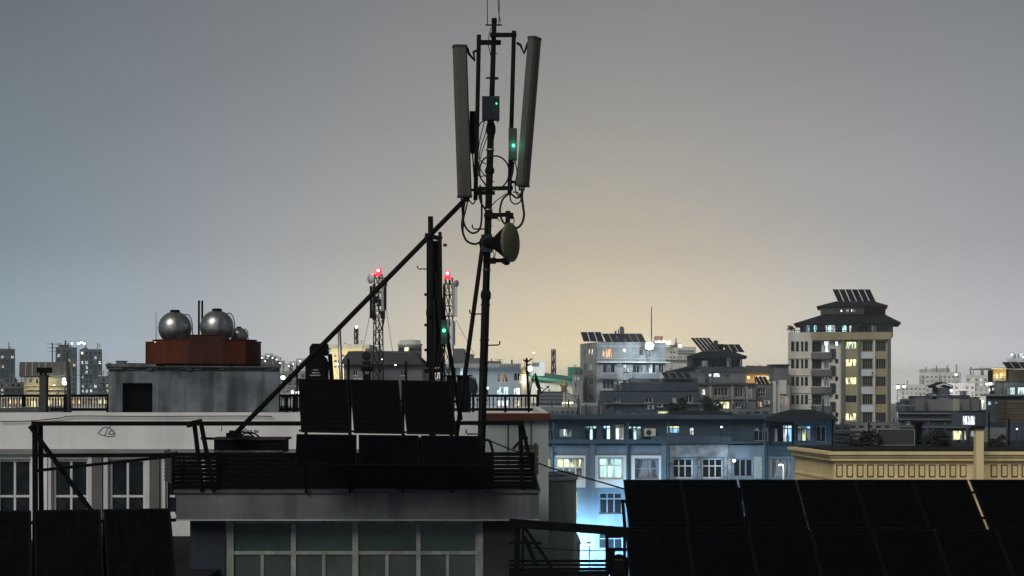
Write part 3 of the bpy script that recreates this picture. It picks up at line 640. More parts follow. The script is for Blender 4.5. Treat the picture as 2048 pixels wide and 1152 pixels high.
# triangular prop at the array's left end
r = thing('panel_prop', 'black triangular prop at the left end of the lower right solar array', 'prop', P(1250, 1055, 24.6))
for a, b in (((1244, 1002), (1250, 1003)), ((1245, 1000), (1250, 1056)), ((1253, 1002), (1264, 1054))): MB().bar(P(*a, 24.7), P(*b, 24.6), .055).build('bar', M_black, r)
# steel stair frame, middle bottom
r = thing('steel_stair_frame', 'black steel beam and stair frame between the block and the right solar panels', 'frame', P(1100, 1180, 25))
for nm, a, b, w in (('beam', (1018, 1046), (1266, 1064), .15), ('post', (1036, 1046), (1026, 1385), .10), ('post', (1046, 1052), (1043, 1385), .05), ('brace', (1050, 1056), (1098, 1126), .06), ('brace', (1049, 1072), (1071, 1128), .075), ('brace', (1098, 1126), (1112, 1160), .07),
                   ('rail', (1018, 1085), (1083, 1086), .045), ('rail', (1018, 1122), (1214, 1122), .045), ('rail', (1018, 1130), (1214, 1130), .04), ('rail', (1018, 1139), (1214, 1138), .05), ('rail', (1018, 1148), (1214, 1147), .09)):
    MB().bar(P(*a, 25.2), P(*b, 25.2), w).build(nm, M_black, r)
r = thing('steel_rack', 'small black steel rack standing left of the lower right solar panels', 'rack', P(1232, 1150, 24.8))
for nm, a, b, w in (('post', (1214, 1062), (1214, 1390), .055), ('post', (1249, 1062), (1249, 1390), .05), ('shelf', (1212, 1072), (1254, 1072), .05), ('shelf', (1212, 1099), (1256, 1099), .055)): MB().bar(P(*a, 24.8), P(*b, 24.8), w).build(nm, M_black, r)
t = thing('round_drum', 'dark round drum on the small steel rack', 'drum', P(1238, 1135, 24.9)); MB().lathe(P(1238, 1142, 25.0), [(.16, -.1), (.17, 0), (.17, .16), (.13, .26), (.03, .3)], 16).build('body', M_black, t); MB().lathe(P(1238, 1118, 25.0), [(.175, -.02), (.18, 0), (.175, .02)], 16).build('hoop', M_pierr, t)
t = thing('dark_crate', 'dark crate filling the lower shelf of the small steel rack', 'crate', P(1224, 1150, 24.9)); pbox(MB(), 1216, 1230, 1104, 1150, 24.85, .3).build('body', M_black, t); pbox(MB(), 1215, 1231, 1101, 1104, 24.84, .32).build('lid', M_pierr, t)
rope('thin black cable sagging from the block roof toward the right solar panels', spline([P(1078, 927, 28.5), P(1115, 940, 27.5), P(1180, 958, 26.3), P(1252, 979, 25)]), .016)
rope('thin wire crossing low in front of the lit street gap', spline([P(1048, 1094, 26), P(1110, 1098, 26), P(1160, 1101, 26), P(1214, 1101, 25.5)]), .009)
# ================================================================== WHITE BUILDING BEHIND (36 m)
YW = 36.0; XR = P(1097, 0, YW).x
wins = []
for i, (x0, x1) in enumerate(((-8, 62), (104, 176), (217, 290), (330, 402), (443, 515), (556, 628), (669, 741), (782, 854), (900, 960))):
    wins.append(dict(r=(x0, 918, x1, 1030), g=(2, 2), b=[.33], f=M_wframew, split=True, p=mat('curtained_dark_glass', (.012, .017, .022), .25, 0, .9, 2.2, .12), fw=.07))
wroot, wf, wzt = building('white_plaster_building', 'long white plaster building with plain parapet behind the steel frame', 'building', (-260, YW), (1097, YW), 15.0, 825, M_white, wins, parapet=.85, wd=.2, roofm=M_g2)
mb = MB(); wf.box(mb, 0, wf.uz(962, 900)[0], wf.uz(500, 908)[1], wf.uz(500, 898)[1], .002, .16); mb.build('cornice', mat('shaded_cornice_plaster', (.22, .22, .22), .9, 0, .2, 1), wroot)  # shadow line of the ledge is put into its dark colour
for x0, x1 in ((62, 96), (183, 206), (300, 320), (408, 434), (520, 548), (634, 660), (748, 774), (862, 890)):
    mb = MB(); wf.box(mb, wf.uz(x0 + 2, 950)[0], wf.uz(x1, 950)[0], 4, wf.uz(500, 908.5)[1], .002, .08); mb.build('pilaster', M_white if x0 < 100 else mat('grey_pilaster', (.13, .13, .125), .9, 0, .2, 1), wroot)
for x0, x1 in ((-8, 62), (104, 176), (217, 290)):
    for a, b in ((x0 - 9, x0 - .6), (x1 + .6, x1 + 10)):
        mb = MB(); wf.box(mb, wf.uz(a, 950)[0], wf.uz(b, 950)[0], wf.uz(500, 1031)[1], wf.uz(500, 910)[1], .002, .05)
        mb.build('window_jamb', mat('lilac_white_paint', (.60, .58, .64), .9, 0, .1, 2), wroot)
# brown slab edge at the right, drain pipes
mb = MB(); wf.box(mb, wf.uz(968, 830)[0], wf.L + .05, wf.uz(1000, 840)[1], wf.uz(1000, 826.5)[1], .003, .22); mb.build('slab_edge', mat('brown_slab_paint', (.095, .030, .016), .9, 0, .25, 2), wroot)
for px in (1016, 1062): MB().tube([P(px, 841, YW - .05), P(px, 930, YW - .05)], .012, 6).build('drain_pipe', M_black, wroot)
mb = MB(); wf.box(mb, wf.uz(962, 850)[0], wf.L, 0, wf.uz(1000, 840.3)[1], .003, .03); mb.build('wall_panel', mat('pale_green_plaster', (.36, .41, .40), .9, 0, .12, .8, .2, 0, .3), wroot)
# scribbles on the wall
def scrib(nm, *strokes):
    mb = MB()
    for s_ in strokes: mb.tube(spline(pxs(YW - .006, *s_), 5), .009, 5)
    mb.build(nm, M_ink, wroot)
scrib('scribble', ((196, 867), (203, 858), (211, 854), (220, 857), (228, 864), (229, 871), (219, 873), (208, 871), (196, 867)), ((214, 856), (213, 864), (209, 870)), ((220, 862), (227, 862), (226, 868), (218, 868), (220, 862)), ((218, 857), (221, 852)))
scrib('scribble', ((482, 866), (487, 860), (492, 857)), ((492, 857), (492, 866), (496, 860), (498, 866), (502, 860), (504, 866)), ((507, 863), (512, 860), (511, 865), (516, 862), (517, 866)), ((443, 841), (443, 862)))
rope('thin cable lying along the white parapet', spline([P(0, 843, 35.93), P(60, 842, 35.93), P(120, 836, 35.93), P(150, 832, 35.93), P(300, 833, 35.93), P(480, 832, 35.93), P(545, 833, 35.93)], 4), .012)
ZW = wzt - .85                                   # roof level
# railing along the far roof edge
def railing(label, px0, px1, Y, step, top=790, base=None):
    a = P(px0, top, Y); b = P(px1, top, Y); z0 = base if base is not None else ZW
    t = thing('roof_railing', label, 'railing', ((a.x + b.x) / 2, Y, z0))
    MB().box(a.x, b.x, Y - .04, Y + .04, a.z - .07, a.z + .02).build('top_rail', M_black, t); MB().box(a.x, b.x, Y - .03, Y + .03, P(0, 819, Y).z - .05, P(0, 819, Y).z + .05).build('bottom_rail', M_black, t)
    n_ = int((b.x - a.x) / step); first = None
    for i in range(n_ + 1):
        x = a.x + .03 + (b.x - a.x - .06) * i / n_
        if first is None:
            first = MB().lathe(Vector((x, Y, 0)), [(.016, P(0, 819, Y).z + .05), (.022, P(0, 812, Y).z), (.018, P(0, 803, Y).z), (.028, P(0, 799, Y).z), (.014, a.z - .07)], 6).build('baluster', M_black, t); xf = x
        else: share(first, 'baluster', t, (x - xf, 0, 0))
    for i in range(4):
        x = a.x + .04 + (b.x - a.x - .08) * i / 3; MB().box(x - .045, x + .045, Y - .045, Y + .045, z0 + .002, a.z - .071).build('post', M_black, t)
railing('black baluster railing on the white roof, left of the stair block', -40, 218, 49.5, .098)
railing('black baluster railing on the white roof, just right of the stair block', 556, 606, 49.5, .11)
railing('black baluster railing on the white roof, right of the tall mast', 880, 1077, 49.5, .14)
# stair block; a black sheet stands for the shade in its open doorway
sb, sf, szt = building('stair_block', 'stained concrete stair block with black doorway carrying the round tanks', 'building', (217, 43), (558, 43), 6.0, 734, M_conc, [dict(r=(245, 766, 305, 850), p=M_black, g=(1, 1), n='door', f=M_black)], base=ZW + .003, wd=.35, roofm=M_g2, rot=True)
mb = MB(); sf.box(mb, -.08, sf.L + .06, szt + .003, szt + .10, -6.1, .12); mb.build('roof_slab', mat('broken_slab_edge', (.12, .125, .12), .95, 0, .6, 4, .2, .4), sb)
rnd = random.Random(5); mb = MB()
for i in range(26):
    x = -.05 + i * (sf.L / 26); w_ = rnd.uniform(.1, .3); sf.box(mb, x, x + w_, szt - rnd.uniform(.02, .09), szt + .001, .003, rnd.uniform(.03, .09))
mb.build('crumbling_edge', mat('broken_slab_edge', (.1, .1, .1)), sb)
t = thing('rubble_boards', 'loose dark boards lying on the stair block roof edge', 'boards', P(310, 729, 43.2))
for a, b, w in (((216, 727), (240, 733), .05), ((254, 729), (330, 730), .09), ((330, 729), (520, 730), .08)): MB().bar(P(*a, 43.1), P(*b, 43.3), w).build('board', M_black, t)
t = thing('roof_block', 'small concrete block on the left corner of the stair block roof', 'block', P(241, 731, 43.2)); mb = MB(); pbox(mb, 232, 249, 723, 732, 43.1, .25); mb.build('body', M_g2, t); pbox(MB(), 231, 250, 721.5, 723, 43.08, .29).build('cap', M_dk, t)
# orange-brown tank surround: ring of panels
ct = P(408, 731, 46.2); t = thing('tank_surround', 'dark orange panel surround standing on the stair block below the tanks', 'surround', ct)
pts = [(296, 45.6), (306, 45.2), (318, 44.7), (376, 44.3), (444, 44.3), (492, 44.7), (513, 45.2), (522, 45.6)]
tops = [685, 681, 680, 671, 680, 681, 685]; zb = szt + .103
for i in range(7):
    a = P(pts[i][0], HY, pts[i][1]); b = P(pts[i + 1][0], HY, pts[i + 1][1]); f = Face(a, b); z1 = P(0, tops[i], (pts[i][1] + pts[i + 1][1]) / 2).z
    mb = MB(); f.box(mb, 0, f.L, zb, z1, -.08, 0); f.box(mb, -.01, f.L + .01, z1 + .002, z1 + .03, -.1, .025); mb.build('panel', M_brown_shade if i == 3 else M_brown, t)  # front panel coloured darker for its shading
for a, b in (((296, 45.6), (300, 47.8)), ((522, 45.6), (518, 47.8)), ((300, 47.8), (518, 47.8))):
    f = Face(P(a[0], HY, a[1]), P(b[0], HY, b[1])); mb = MB(); f.box(mb, 0, f.L, zb, P(0, 685, 46.5).z, -.08, 0); mb.build('panel', M_brown, t)
bulb('tiny warm lamp on the orange surround left of the tanks', 310, 684, 44.9, .03, lit('tiny_warm', (1, .6, .4), 2, 0)); 
def tank(label, px, py, rp, Y):
    c = P(px, py, Y); r_ = S(rp, Y); t = thing('round_water_tank', label, 'water tank', c - Vector((0, 0, r_)), 'round metal water tanks')
    MB().sphere(c, r_, 40, 24).build('shell', M_galv, t)
    MB().lathe(c, [(r_ * 1.003, -.012), (r_ * 1.012, 0), (r_ * 1.003, .012)], 40).build('weld_seam', M_galv, t)
    MB().lathe(c, [(r_ * 1.002, -.010), (r_ * 1.009, 0), (r_ * 1.002, .010)], 40, Vector((1, .25, 0))).build('weld_seam', M_galv, t)
    MB().lathe(c, [(r_ * .27, r_ * .93), (r_ * .29, r_ * .96), (r_ * .29, r_ * 1.08), (r_ * .2, r_ * 1.1)], 20).build('hatch', M_black, t)
    MB().tube(spline([c + Vector((r_ * .2, -r_ * .75, -r_ * .62)), c + Vector((r_ * .3, -r_ * 1.05, -r_ * .7)), c + Vector((r_ * .35, -r_ * 1.1, -r_ * .95))], 4), .022, 6).build('outlet_pipe', M_black, t)
    MB().tube(spline([c + Vector((r_ * .62, -r_ * .1, r_ * .80)), c + Vector((r_ * .85, -r_ * .1, r_ * .78)), c + Vector((r_ * 1.06, -r_ * .1, r_ * .3)), c + Vector((r_ * 1.08, -r_ * .1, -r_ * .8))], 4), .016, 6).build('overflow_pipe', M_black, t)
    for a in range(3):
        d = Vector((math.cos(a * 2.1 + .5), math.sin(a * 2.1 + .5), 0)); MB().tube([c + d * r_ * .6 - Vector((0, 0, r_ * .75)), Vector((c.x + d.x * r_ * .7, c.y + d.y * r_ * .7, zb))], .03, 6).build('leg', M_black, t)
tank('round metal water tank, left of the two thin pipes', 350, 656, 33, 46.2); tank('round metal water tank, right of the two thin pipes', 434, 654, 33.5, 46.2); tank('small round metal tank half hidden behind the right tank', 478, 672, 17, 47.2)
for i, px in enumerate((398, 404.5)): MB().tube([P(px, 601, 46.8), P(px - .5, 735, 46.8)], .035, 8).build('vent_pipe', M_black, None, f'thin upright black pipe between the tanks, {("left","right")[i]} of the pair', 'pipe', 'thin pipes between the tanks')
# chimneys, posts on the white roof
t = thing('chimney', 'square dark chimney with flat cap standing on the left railing', 'chimney', P(85, 822, 46)); b_ = P(0, 0, 46)
mb = MB(); pbox(mb, 78.5, 92, 750, 870, 46, .24); mb.build('stack', mat('chimney_soot_brick', (.07, .065, .06), .95, 0, .4, 6), t); pbox(MB(), 73.5, 96.5, 735, 745.5, 45.9, .42).build('cap', M_black, t)
for px in (79.5, 88): pbox(MB(), px, px + 3, 745.6, 750, 46.05, .15).build('cap_support', M_black, t)
MB().tube([P(133, 703, 46), P(137, 760, 46), P(140, 870, 46)], [.045, .06, .085], 10).build('leaning_pole', mat('grey_pole', (.06, .06, .062), .8, 0, .3, 3), None, 'dark leaning pole rising behind the left railing', 'pole')
t = thing('chimney', 'small dark chimney with flat cap above the middle solar panels', 'chimney', P(734, 800, 38)); pbox(MB(), 726, 740, 748, 870, 38, .2).build('stack', M_mast, t); pbox(MB(), 722, 745, 733, 742.5, 37.94, .32).build('cap', M_black, t)
for px in (725.5, 738): pbox(MB(), px, px + 3, 742.7, 748, 38.02, .16).build('cap_support', M_black, t)
# black bottle-shaped tank with faint lettering
t = thing('black_water_tank', 'black bottle-shaped plastic tank with faint lettering above the left solar panel', 'water tank', P(632, 800, 38))
c = P(632, 0, 38.3); zz = lambda py: P(0, py, 38.0).z
def oct_ring(px0, px1, ch, py): 
    xa = P(px0, 0, 38).x; xb = P(px1, 0, 38).x; k_ = S(ch, 38); z = zz(py); ya = 38.0; yb = 38.6
    return [Vector(v) for v in ((xa + k_, ya, z), (xb - k_, ya, z), (xb, ya + .12, z), (xb, yb - .12, z), (xb - k_, yb, z), (xa + k_, yb, z), (xa, yb - .12, z), (xa, ya + .12, z))]
def loft(mb, rings):
    n_ = len(rings[0]); vs_ = [v for r_ in rings for v in r_]; fs = [(i * n_ + k_, i * n_ + (k_ + 1) % n_, (i + 1) * n_ + (k_ + 1) % n_, (i + 1) * n_ + k_) for i in range(len(rings) - 1) for k_ in range(n_)]
    fs += [tuple(range(n_ - 1, -1, -1)), tuple((len(rings) - 1) * n_ + k_ for k_ in range(n_))]; return mb.add(vs_, fs)
loft(MB(), [oct_ring(609, 653, 3, 880), oct_ring(609, 653, 3, 725), oct_ring(613, 649, 6, 716), oct_ring(618, 644, 6, 711.5)]).build('body', M_black, t)
loft(MB(), [oct_ring(619, 650, 4, 711), oct_ring(617.5, 653.5, 3, 707), oct_ring(617.5, 653.5, 3, 694), oct_ring(623, 652, 3, 687)]).build('head', M_black, t)
L_let = mat('faded_white_lettering', (.42, .44, .44), .9, 0, .5, 20)
for y0, xs_ in ((739.7, ((626, 629), (629.6, 632), (632.6, 636))), (745.5, ((624, 626), (626.6, 630), (630.6, 633), (633.6, 638.5))), (750.5, ((620, 623), (623.7, 627), (627.6, 632), (632.6, 636), (636.6, 641)))):
    mb = MB()
    for a, b in xs_: pbox(mb, a, b, y0 - .9, y0 + .9, 37.994, .004)
    mb.build('lettering', L_let, t)
for i, (px, y0, px2, w) in enumerate(((678, 650, 687, .05), (660, 708, 671, .06), (697, 718, 697, .035), (812, 722, 813, .03), (594, 730, 595, .025))):
    MB().tube([P(px, y0, 38.5), P(px2, 870, 38.5)], w, 8).build('roof_post', M_galv if i == 0 else M_black, None, ['tall pale metal post meeting the long brace above the black tank', 'short thick dark post right of the black tank', 'short thin dark post left of the small chimney', 'short thin dark post right of the small chimney', 'thin dark post left of the black bottle-shaped tank'][i], 'post')
# outdoor units and small dish behind the mast foot
t = thing('outdoor_unit', 'dark tall cabinet behind the brace at the tall mast foot', 'cabinet', P(905, 860, 38)); pbox(MB(), 893, 908, 752, 880, 38, .5).build('body', M_black, t); pbox(MB(), 891, 944, 750, 753, 37.95, .6).build('lid', M_black, t); pbox(MB(), 914, 938, 753.2, 880, 38.05, .5).build('door', M_black, t)
t = thing('satellite_dish', 'small grey satellite dish seen from the side left of the tall mast', 'dish', P(945, 800, 40))
MB().lathe(P(942, 773, 40), [(.26, .06), (.24, .03), (.17, .0), (.05, -.035)], 28, Vector((.8, -.5, .25))).build('reflector', mat('dish_grey', (.05, .052, .055), .7), t); MB().tube([P(940, 775, 40.05), P(939, 880, 40.05)], .03, 8).build('post', M_black, t); MB().tube(pxs(39.8, (944, 790), (953, 772), (951, 757), (946, 754)), .015, 6).build('feed_arm', M_black, t)
t = thing('stacked_slabs', 'pale grey slab pieces on the white roof left of the mast foot', 'slabs', P(932, 845, 37)); 
for a, b, y0, y1, dy in ((914, 930, 830, 845, 0), (931, 950, 829, 845, .03), (912, 951, 826.5, 829, -.03)): pbox(MB(), a, b, y0, y1, 36.6 + dy, .4).build('slab', M_palebl, t)
# satellite dish and TV aerial by the right railing
t = thing('satellite_dish', 'black satellite dish seen edge-on at the right end of the roof railing', 'dish', P(1075, 800, 49))
MB().lathe(P(1072.5, 768, 48.7), [(.40, .075), (.33, .045), (.2, .01), (.06, -.02)], 28, Vector((.95, -.12, .28))).build('reflector', M_black, t); MB().tube(pxs(48.7, (1078, 788), (1085, 783), (1093, 776), (1097, 772)), .02, 6).build('feed_arm', M_black, t)
MB().tube(pxs(48.7, (1078, 772), (1087, 778)), .014, 6).build('strut', M_black, t); MB().sphere(P(1096, 774, 48.7), .045, 10, 6).build('feed_horn', M_black, t); MB().tube(pxs(48.8, (1068, 748), (1059, 790)), .02, 6).build('back_stay', M_black, t); MB().tube(pxs(48.8, (1076, 780), (1077, 870)), .035, 8).build('post', M_black, t)
t = thing('rooftop_aerial', 'thin black aerial post with small arms at the right railing', 'aerial', P(1057, 800, 49.2)); MB().tube(pxs(49.2, (1053, 716), (1057, 800), (1058, 870)), .04, 8).build('post', M_black, t)
MB().tube(pxs(49.2, (1046, 719), (1052, 723), (1058, 722), (1064, 717)), .025, 6).build('cross_arm', M_black, t); MB().sphere(P(1053.5, 722, 49.2), .06, 10, 6).build('head', M_black, t)
# beige corner tower and lean-to roof in the gap
bt = thing('round_stair_tower', 'pale round plastered stair tower with crumpled tin cap, right of the block', 'tower', Vector((P(1106, 0, 40.6).x, 40.6, 0)))
c = Vector((P(1107, 0, 40.6).x, 40.6, 0)); R_ = S(46, 40.6); zt_ = P(0, 962, 40).z
MB().lathe(c, [(R_, 0), (R_, zt_)], 40).build('wall', M_beige, bt); MB().lathe(c, [(R_ * 1.05, zt_ + .003), (R_ * 1.07, zt_ + .03), (R_ * 1.07, zt_ + .11), (R_ * 1.0, zt_ + .13)], 40).build('cap_slab', M_tin, bt)
rnd = random.Random(9)
for i in range(7):
    a_ = -2.6 + i * .36; o = c + Vector((math.cos(a_) * R_ * .95, math.sin(a_) * R_ * .95, zt_ + .14 + rnd.uniform(0, .05))); t_ = Vector((-math.sin(a_), math.cos(a_), 0))
    MB().obox(o - t_ * .14, t_ * .3 + Vector((0, 0, rnd.uniform(-.05, .05))), Vector((-math.cos(a_), -math.sin(a_), 0)) * .5 + Vector((0, 0, .09 * rnd.random())), Vector((0, 0, .012))).build('tin_sheet', M_tin, bt)
for a_ in (-2.0,): MB().tube([c + Vector((math.cos(a_) * R_ * 1.02, math.sin(a_) * R_ * 1.02, z__)) for z__ in (2, zt_)], .025, 6).build('drain_pipe', M_g2, bt)
bw = thing('low_backyard_house', 'pale low house behind the stair frame, left of the round stair tower', 'house', Vector((P(1050, 0, 42).x, 43, 0)))
pbox(MB(), 1005, 1160, 1088, 1700, 42.5, 3).build('wall', M_white, bw); pbox(MB(), 1003, 1162, 1084, 1088, 42.3, 3.4).build('roof', M_g3, bw); pbox(MB(), 1049, 1075, 1104, 1135, 42.46, .03).build('window', M_glass, bw)
# ================================================================== CREAM BUILDING, RIGHT (48 m)
a = P(1668, HY, 48); b = P(2330, HY, 48)
cr_ = thing('cream_building', 'cream building with moulded cornice and row of framed frieze panels', 'building', (12, 52, 0)); f = Face(a, b); fl = Face(P(1590, HY, 52.2), a)
ztop = P(0, 903, 48).z
mb = MB()
for q in (f, fl, Face(P(2330, HY, 48), Vector((22.4, 56, 0))), Face(Vector((22.4, 56, 0)), P(1590, HY, 52.2))): wallgrid(mb, q, 0, ztop, [], .1)
mb.build('wall', M_cream, cr_)
def zc(py): return P(0, py, 48).z
def mould(nm, py0, py1, d, m=None):
    mb = MB(); z0 = zc(py1); z1 = zc(py0)
    A_ = f.pt(0, 0); B_ = f.pt(f.L, 0); C_ = fl.pt(0, 0)
    bis = (f.n + fl.n).normalized(); k_ = d / bis.dot(f.n)
    o = [C_, A_, B_]; p_ = [C_ + fl.n * d, A_ + bis * k_, B_ + f.n * d]
    for i in range(2):
        vs_ = [o[i], o[i + 1], p_[i + 1], p_[i]]; mb.prism([v + Vector((0, 0, z0)) for v in vs_], Vector((0, 0, z1 - z0)))
    mb.build(nm, m or M_cream, cr_)
mould('cornice', 903.5, 909, .30); mould('cornice', 910, 914, .22); mould('cornice', 914.6, 921, .16); mould('cornice', 922, 924.5, .07); mould('string_course', 955.5, 960, .05); mould('string_course', 962, 985, .03)
mb = MB(); mb.prism([fl.pt(0, ztop + .002), f.pt(0, ztop + .002), f.pt(f.L, ztop + .002), Vector((22.4, 56, ztop + .002))], Vector((0, 0, .06))); mb.build('roof', M_roofd, cr_)
for i in range(22):
    px = 1672 + i * 20.6
    if 1938 < px < 1972: continue
    x0_, x1_ = f.uz(px, 940)[0], f.uz(px + 13.5, 940)[0]; z0, z1 = zc(954.5), zc(929); e = S(2.6, 48)
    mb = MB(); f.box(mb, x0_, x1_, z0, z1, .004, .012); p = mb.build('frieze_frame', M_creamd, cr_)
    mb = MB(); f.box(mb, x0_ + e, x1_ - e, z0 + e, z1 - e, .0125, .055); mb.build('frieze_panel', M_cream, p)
pl = thing('cream_pillar', 'square cream pillar with dark cap rising in front of the cream building', 'pillar', P(1960, 1100, 46.9)); pbox(MB(), 1952.5, 1967.5, 858, 1400, 46.8, .26).build('shaft', M_cream, pl); pbox(MB(), 1949.5, 1970, 852, 858.5, 46.73, .4).build('cap', M_roofd, pl)
t = thing('parapet_wall', 'low black parapet wall on the cream building roof', 'wall', P(1850, 900, 50)); pbox(MB(), 1600, 2200, 893, 915, 51.5, .2).build('body', M_black, t); pbox(MB(), 1598, 2202, 890.5, 893, 51.45, .3).build('coping', M_dk, t)
for i, (px, y0) in enumerate(((1665, 838), (1738, 845), (1978, 825), (2018, 838))): MB().tube([P(px, y0, 51.2), P(px, 910, 51.2)], .03, 6).build('thin_post', M_black, None, f'thin black upright post above the cream building, {("leftmost","second from left","third from left","rightmost")[i]}', 'post', 'thin posts above the cream building')
t = thing('framed_board', 'dark rectangular board with pale rim on the cream building roof', 'board', P(1792, 893, 51.0)); pbox(MB(), 1755, 1829, 859.5, 890, 51.0, .05).build('face', mat('board_slate', (.05, .055, .065), .6, 0, .3, 1), t)
for (x0_, x1_, y0, y1) in ((1754, 1830, 858, 859.4), (1754, 1830, 889.6, 891), (1828.6, 1830, 859.5, 889.5), (1754, 1755, 859.5, 889.5)): pbox(MB(), x0_, x1_, y0, y1, 50.97, .09).build('rim', M_pframel, t)
t = thing('chimney', 'dark square chimney between the two shrubs on the cream building roof', 'chimney', P(1838, 893, 52)); pbox(MB(), 1832, 1844, 850, 900, 52, .22).build('stack', M_black, t); pbox(MB(), 1829, 1847, 845, 850, 51.9, .4).build('cap', M_black, t)
# roof shrubs
def shrub(label, px, py, rp, Y, base, name='potted_shrub', cat='shrub', leafy=700, sz=1.0, ls=.11, m=None, seed=1):
    rn = random.Random(seed); c = P(px, py, Y); r_ = S(rp, Y); t = thing(name, label, cat, Vector((c.x, Y, base)))
    MB().tube([Vector((c.x, Y, base)), Vector((c.x + .05, Y, c.z - r_ * .3)), c], [.07, .05, .025], 8).build('trunk', M_bark, t)
    mb = MB()
    cl_ = [(Vector((rn.gauss(0, .45), rn.gauss(0, .45), rn.gauss(0, .4) * sz)) * r_, rn.uniform(.35, .6) * r_) for _ in range(14)]
    for _ in range(leafy):
        o, q = rn.choice(cl_); d = Vector((rn.gauss(0, 1), rn.gauss(0, 1), rn.gauss(0, 1))).normalized(); p = c + o + d * q * rn.uniform(.5, 1.05)
        a_ = Vector((rn.gauss(0, 1), rn.gauss(0, 1), rn.gauss(0, .6))).normalized(); b_ = a_.orthogonal().normalized(); s_ = ls * rn.uniform(.6, 1.4)
        mb.add([p - a_ * s_, p + b_ * s_ * .35, p + a_ * s_, p - b_ * s_ * .35], [(0, 1, 2, 3)])
    mb.build('crown', m or M_leaf, t)
shrub('dark leafy shrub left of the framed board on the cream roof', 1731, 880, 20, 51, ztop + .063, seed=2); shrub('dark leafy shrub right of the framed board on the cream roof', 1879, 878, 24, 51, ztop + .063, seed=3); shrub('low dark shrub right of the cream pillar', 1990, 893, 16, 50.5, ztop + .063, leafy=450, seed=4)
# ================================================================== BLUE-LIT BUILDING ACROSS THE STREET (105 m)
YI = 105.0
def W_(x0, y0, x1, y1, p=M_glass, g=(2, 1), **k): d = dict(r=(x0, y0, x1, y1), p=p, g=g); d.update(k); return d
M_slatew = mat('slate_blue_frame', (.20, .24, .30), .8, 0, .15, 2)
lower = [W_(1084, 916, 1101, 936, L_lime, (2, 2), f=M_wframew, fw=.1), W_(1112, 916, 1167, 958, [L_dim, L_dim, L_dim, L_dim, L_lime, L_yel, L_lime, L_yel], (4, 2), b=[.55], split=True, f=M_wframew, fw=.12),
         W_(1197, 915, 1246, 958, [L_mint, L_mint, L_mint, L_mint, L_cyan, L_mint], (3, 2), split=True, b=[.62], f=M_wframew, fw=.12), W_(1270, 917, 1317, 958, L_dim, (3, 2), f=M_slatew, fw=.12),
         W_(1343, 917, 1386, 957, M_glass, (3, 2), b=[.62], f=M_wframew, fw=.1, split=True), W_(1404, 917, 1446, 957, M_glass, (3, 2), b=[.62], f=M_wframew, fw=.1, split=True), W_(1466, 917, 1507, 955, M_glass, (3, 1), f=M_slatew, fw=.12),
         W_(1112, 985, 1140, 1025, L_dim, (2, 2)), W_(1198, 985, 1245, 1028, M_glass, (3, 2), b=[.7], f=M_slatew, fw=.1, split=True), W_(1270, 985, 1317, 1028, M_glass, (3, 2), f=M_slatew), W_(1343, 985, 1386, 1028, M_glass, (3, 2), f=M_slatew), W_(1404, 985, 1446, 1028, L_dim, (3, 2), f=M_slatew), W_(1466, 985, 1507, 1028, M_glass, (3, 2), f=M_slatew), W_(1540, 918, 1584, 957, L_dim, (2, 1), f=M_slatew),
         W_(1198, 1058, 1245, 1098, M_glass, (3, 2), f=M_slatew), W_(1270, 1058, 1317, 1098, M_glass, (3, 2), f=M_slatew)]
bi, fi, zi = building('pale_blue_apartment_block', 'long pale apartment block across the street, lit blue from below', 'building', (1060, YI), (1592, YI), 12, 887, M_bluewall, lower, wd=.35)
# piers and downpipes
mb_ = [(1180, 1190), (1252, 1258), (1322, 1332), (1526, 1533)]
for x0, x1 in mb_:
    mb = MB(); fi.box(mb, fi.uz(x0, 900)[0], fi.uz(x1, 900)[0], 0, zi - .003, .003, .18); mb.build('pier', M_bluewall, bi)
for px in (1107, 1256, 1337, 1530): MB().tube([P(px, 845, YI - .3), P(px, 1150, YI - .3)], .07, 8).build('drain_pipe', M_blued, bi)
mb = MB(); fi.box(mb, fi.uz(1333, 900)[0], fi.uz(1455, 900)[0], fi.uz(1400, 914)[1], fi.uz(1400, 889)[1], .003, .09); mb.build('stone_band', M_stone, bi)
rn = random.Random(21); k = 0
for x in list(range(1334, 1342, 7)) + list(range(1388, 1402, 7)) + list(range(1448, 1456, 7)):
    y = 915
    while y < 962:
        h_ = rn.uniform(4, 8); mb = MB(); fi.box(mb, fi.uz(x + rn.uniform(-.5, .5), 900)[0], fi.uz(x + rn.uniform(5, 6.6), 900)[0], fi.uz(x, y + h_ - .6)[1], fi.uz(x, y)[1], .004, rn.uniform(.06, .16)); mb.build('stone', M_stone, bi); y += h_
for (x0, x1) in ((1190, 1253), (1262, 1324), (1108, 1171)):            # pale window surrounds
    mb = MB(); u0, u1 = fi.uz(x0, 900)[0], fi.uz(x1, 900)[0]; hx = [l for l in lower if x0 < l['r'][0] < x1][0]['r']; a, b = fi.uz(hx[0] - .4, 900)[0], fi.uz(hx[2] + .4, 900)[0]; zt_, zb_ = fi.uz(x0, 911)[1], fi.uz(x0, 975)[1]; z1, z0 = fi.uz(x0, hx[1] - .4)[1], fi.uz(x0, hx[3] + .4)[1]
    for q in ((u0, a, zb_, zt_), (b, u1, zb_, zt_), (a, b, z1, zt_), (a, b, zb_, z0)): fi.box(mb, *q, .003, .12)
    mb.build('window_surround', M_g3, bi)
mb = MB(); fi.box(mb, fi.uz(1508, 900)[0], fi.uz(1524, 900)[0], fi.uz(1500, 957)[1], fi.uz(1500, 913)[1], .003, .06); mb.build('wall_panel', mat('sage_panel', (.30, .36, .33), .9), bi)
mb = MB(); fi.box(mb, fi.uz(1534, 900)[0], fi.L, fi.uz(1500, 912)[1], zi - .01, .003, .05); mb.build('wall_panel', M_blued, bi)
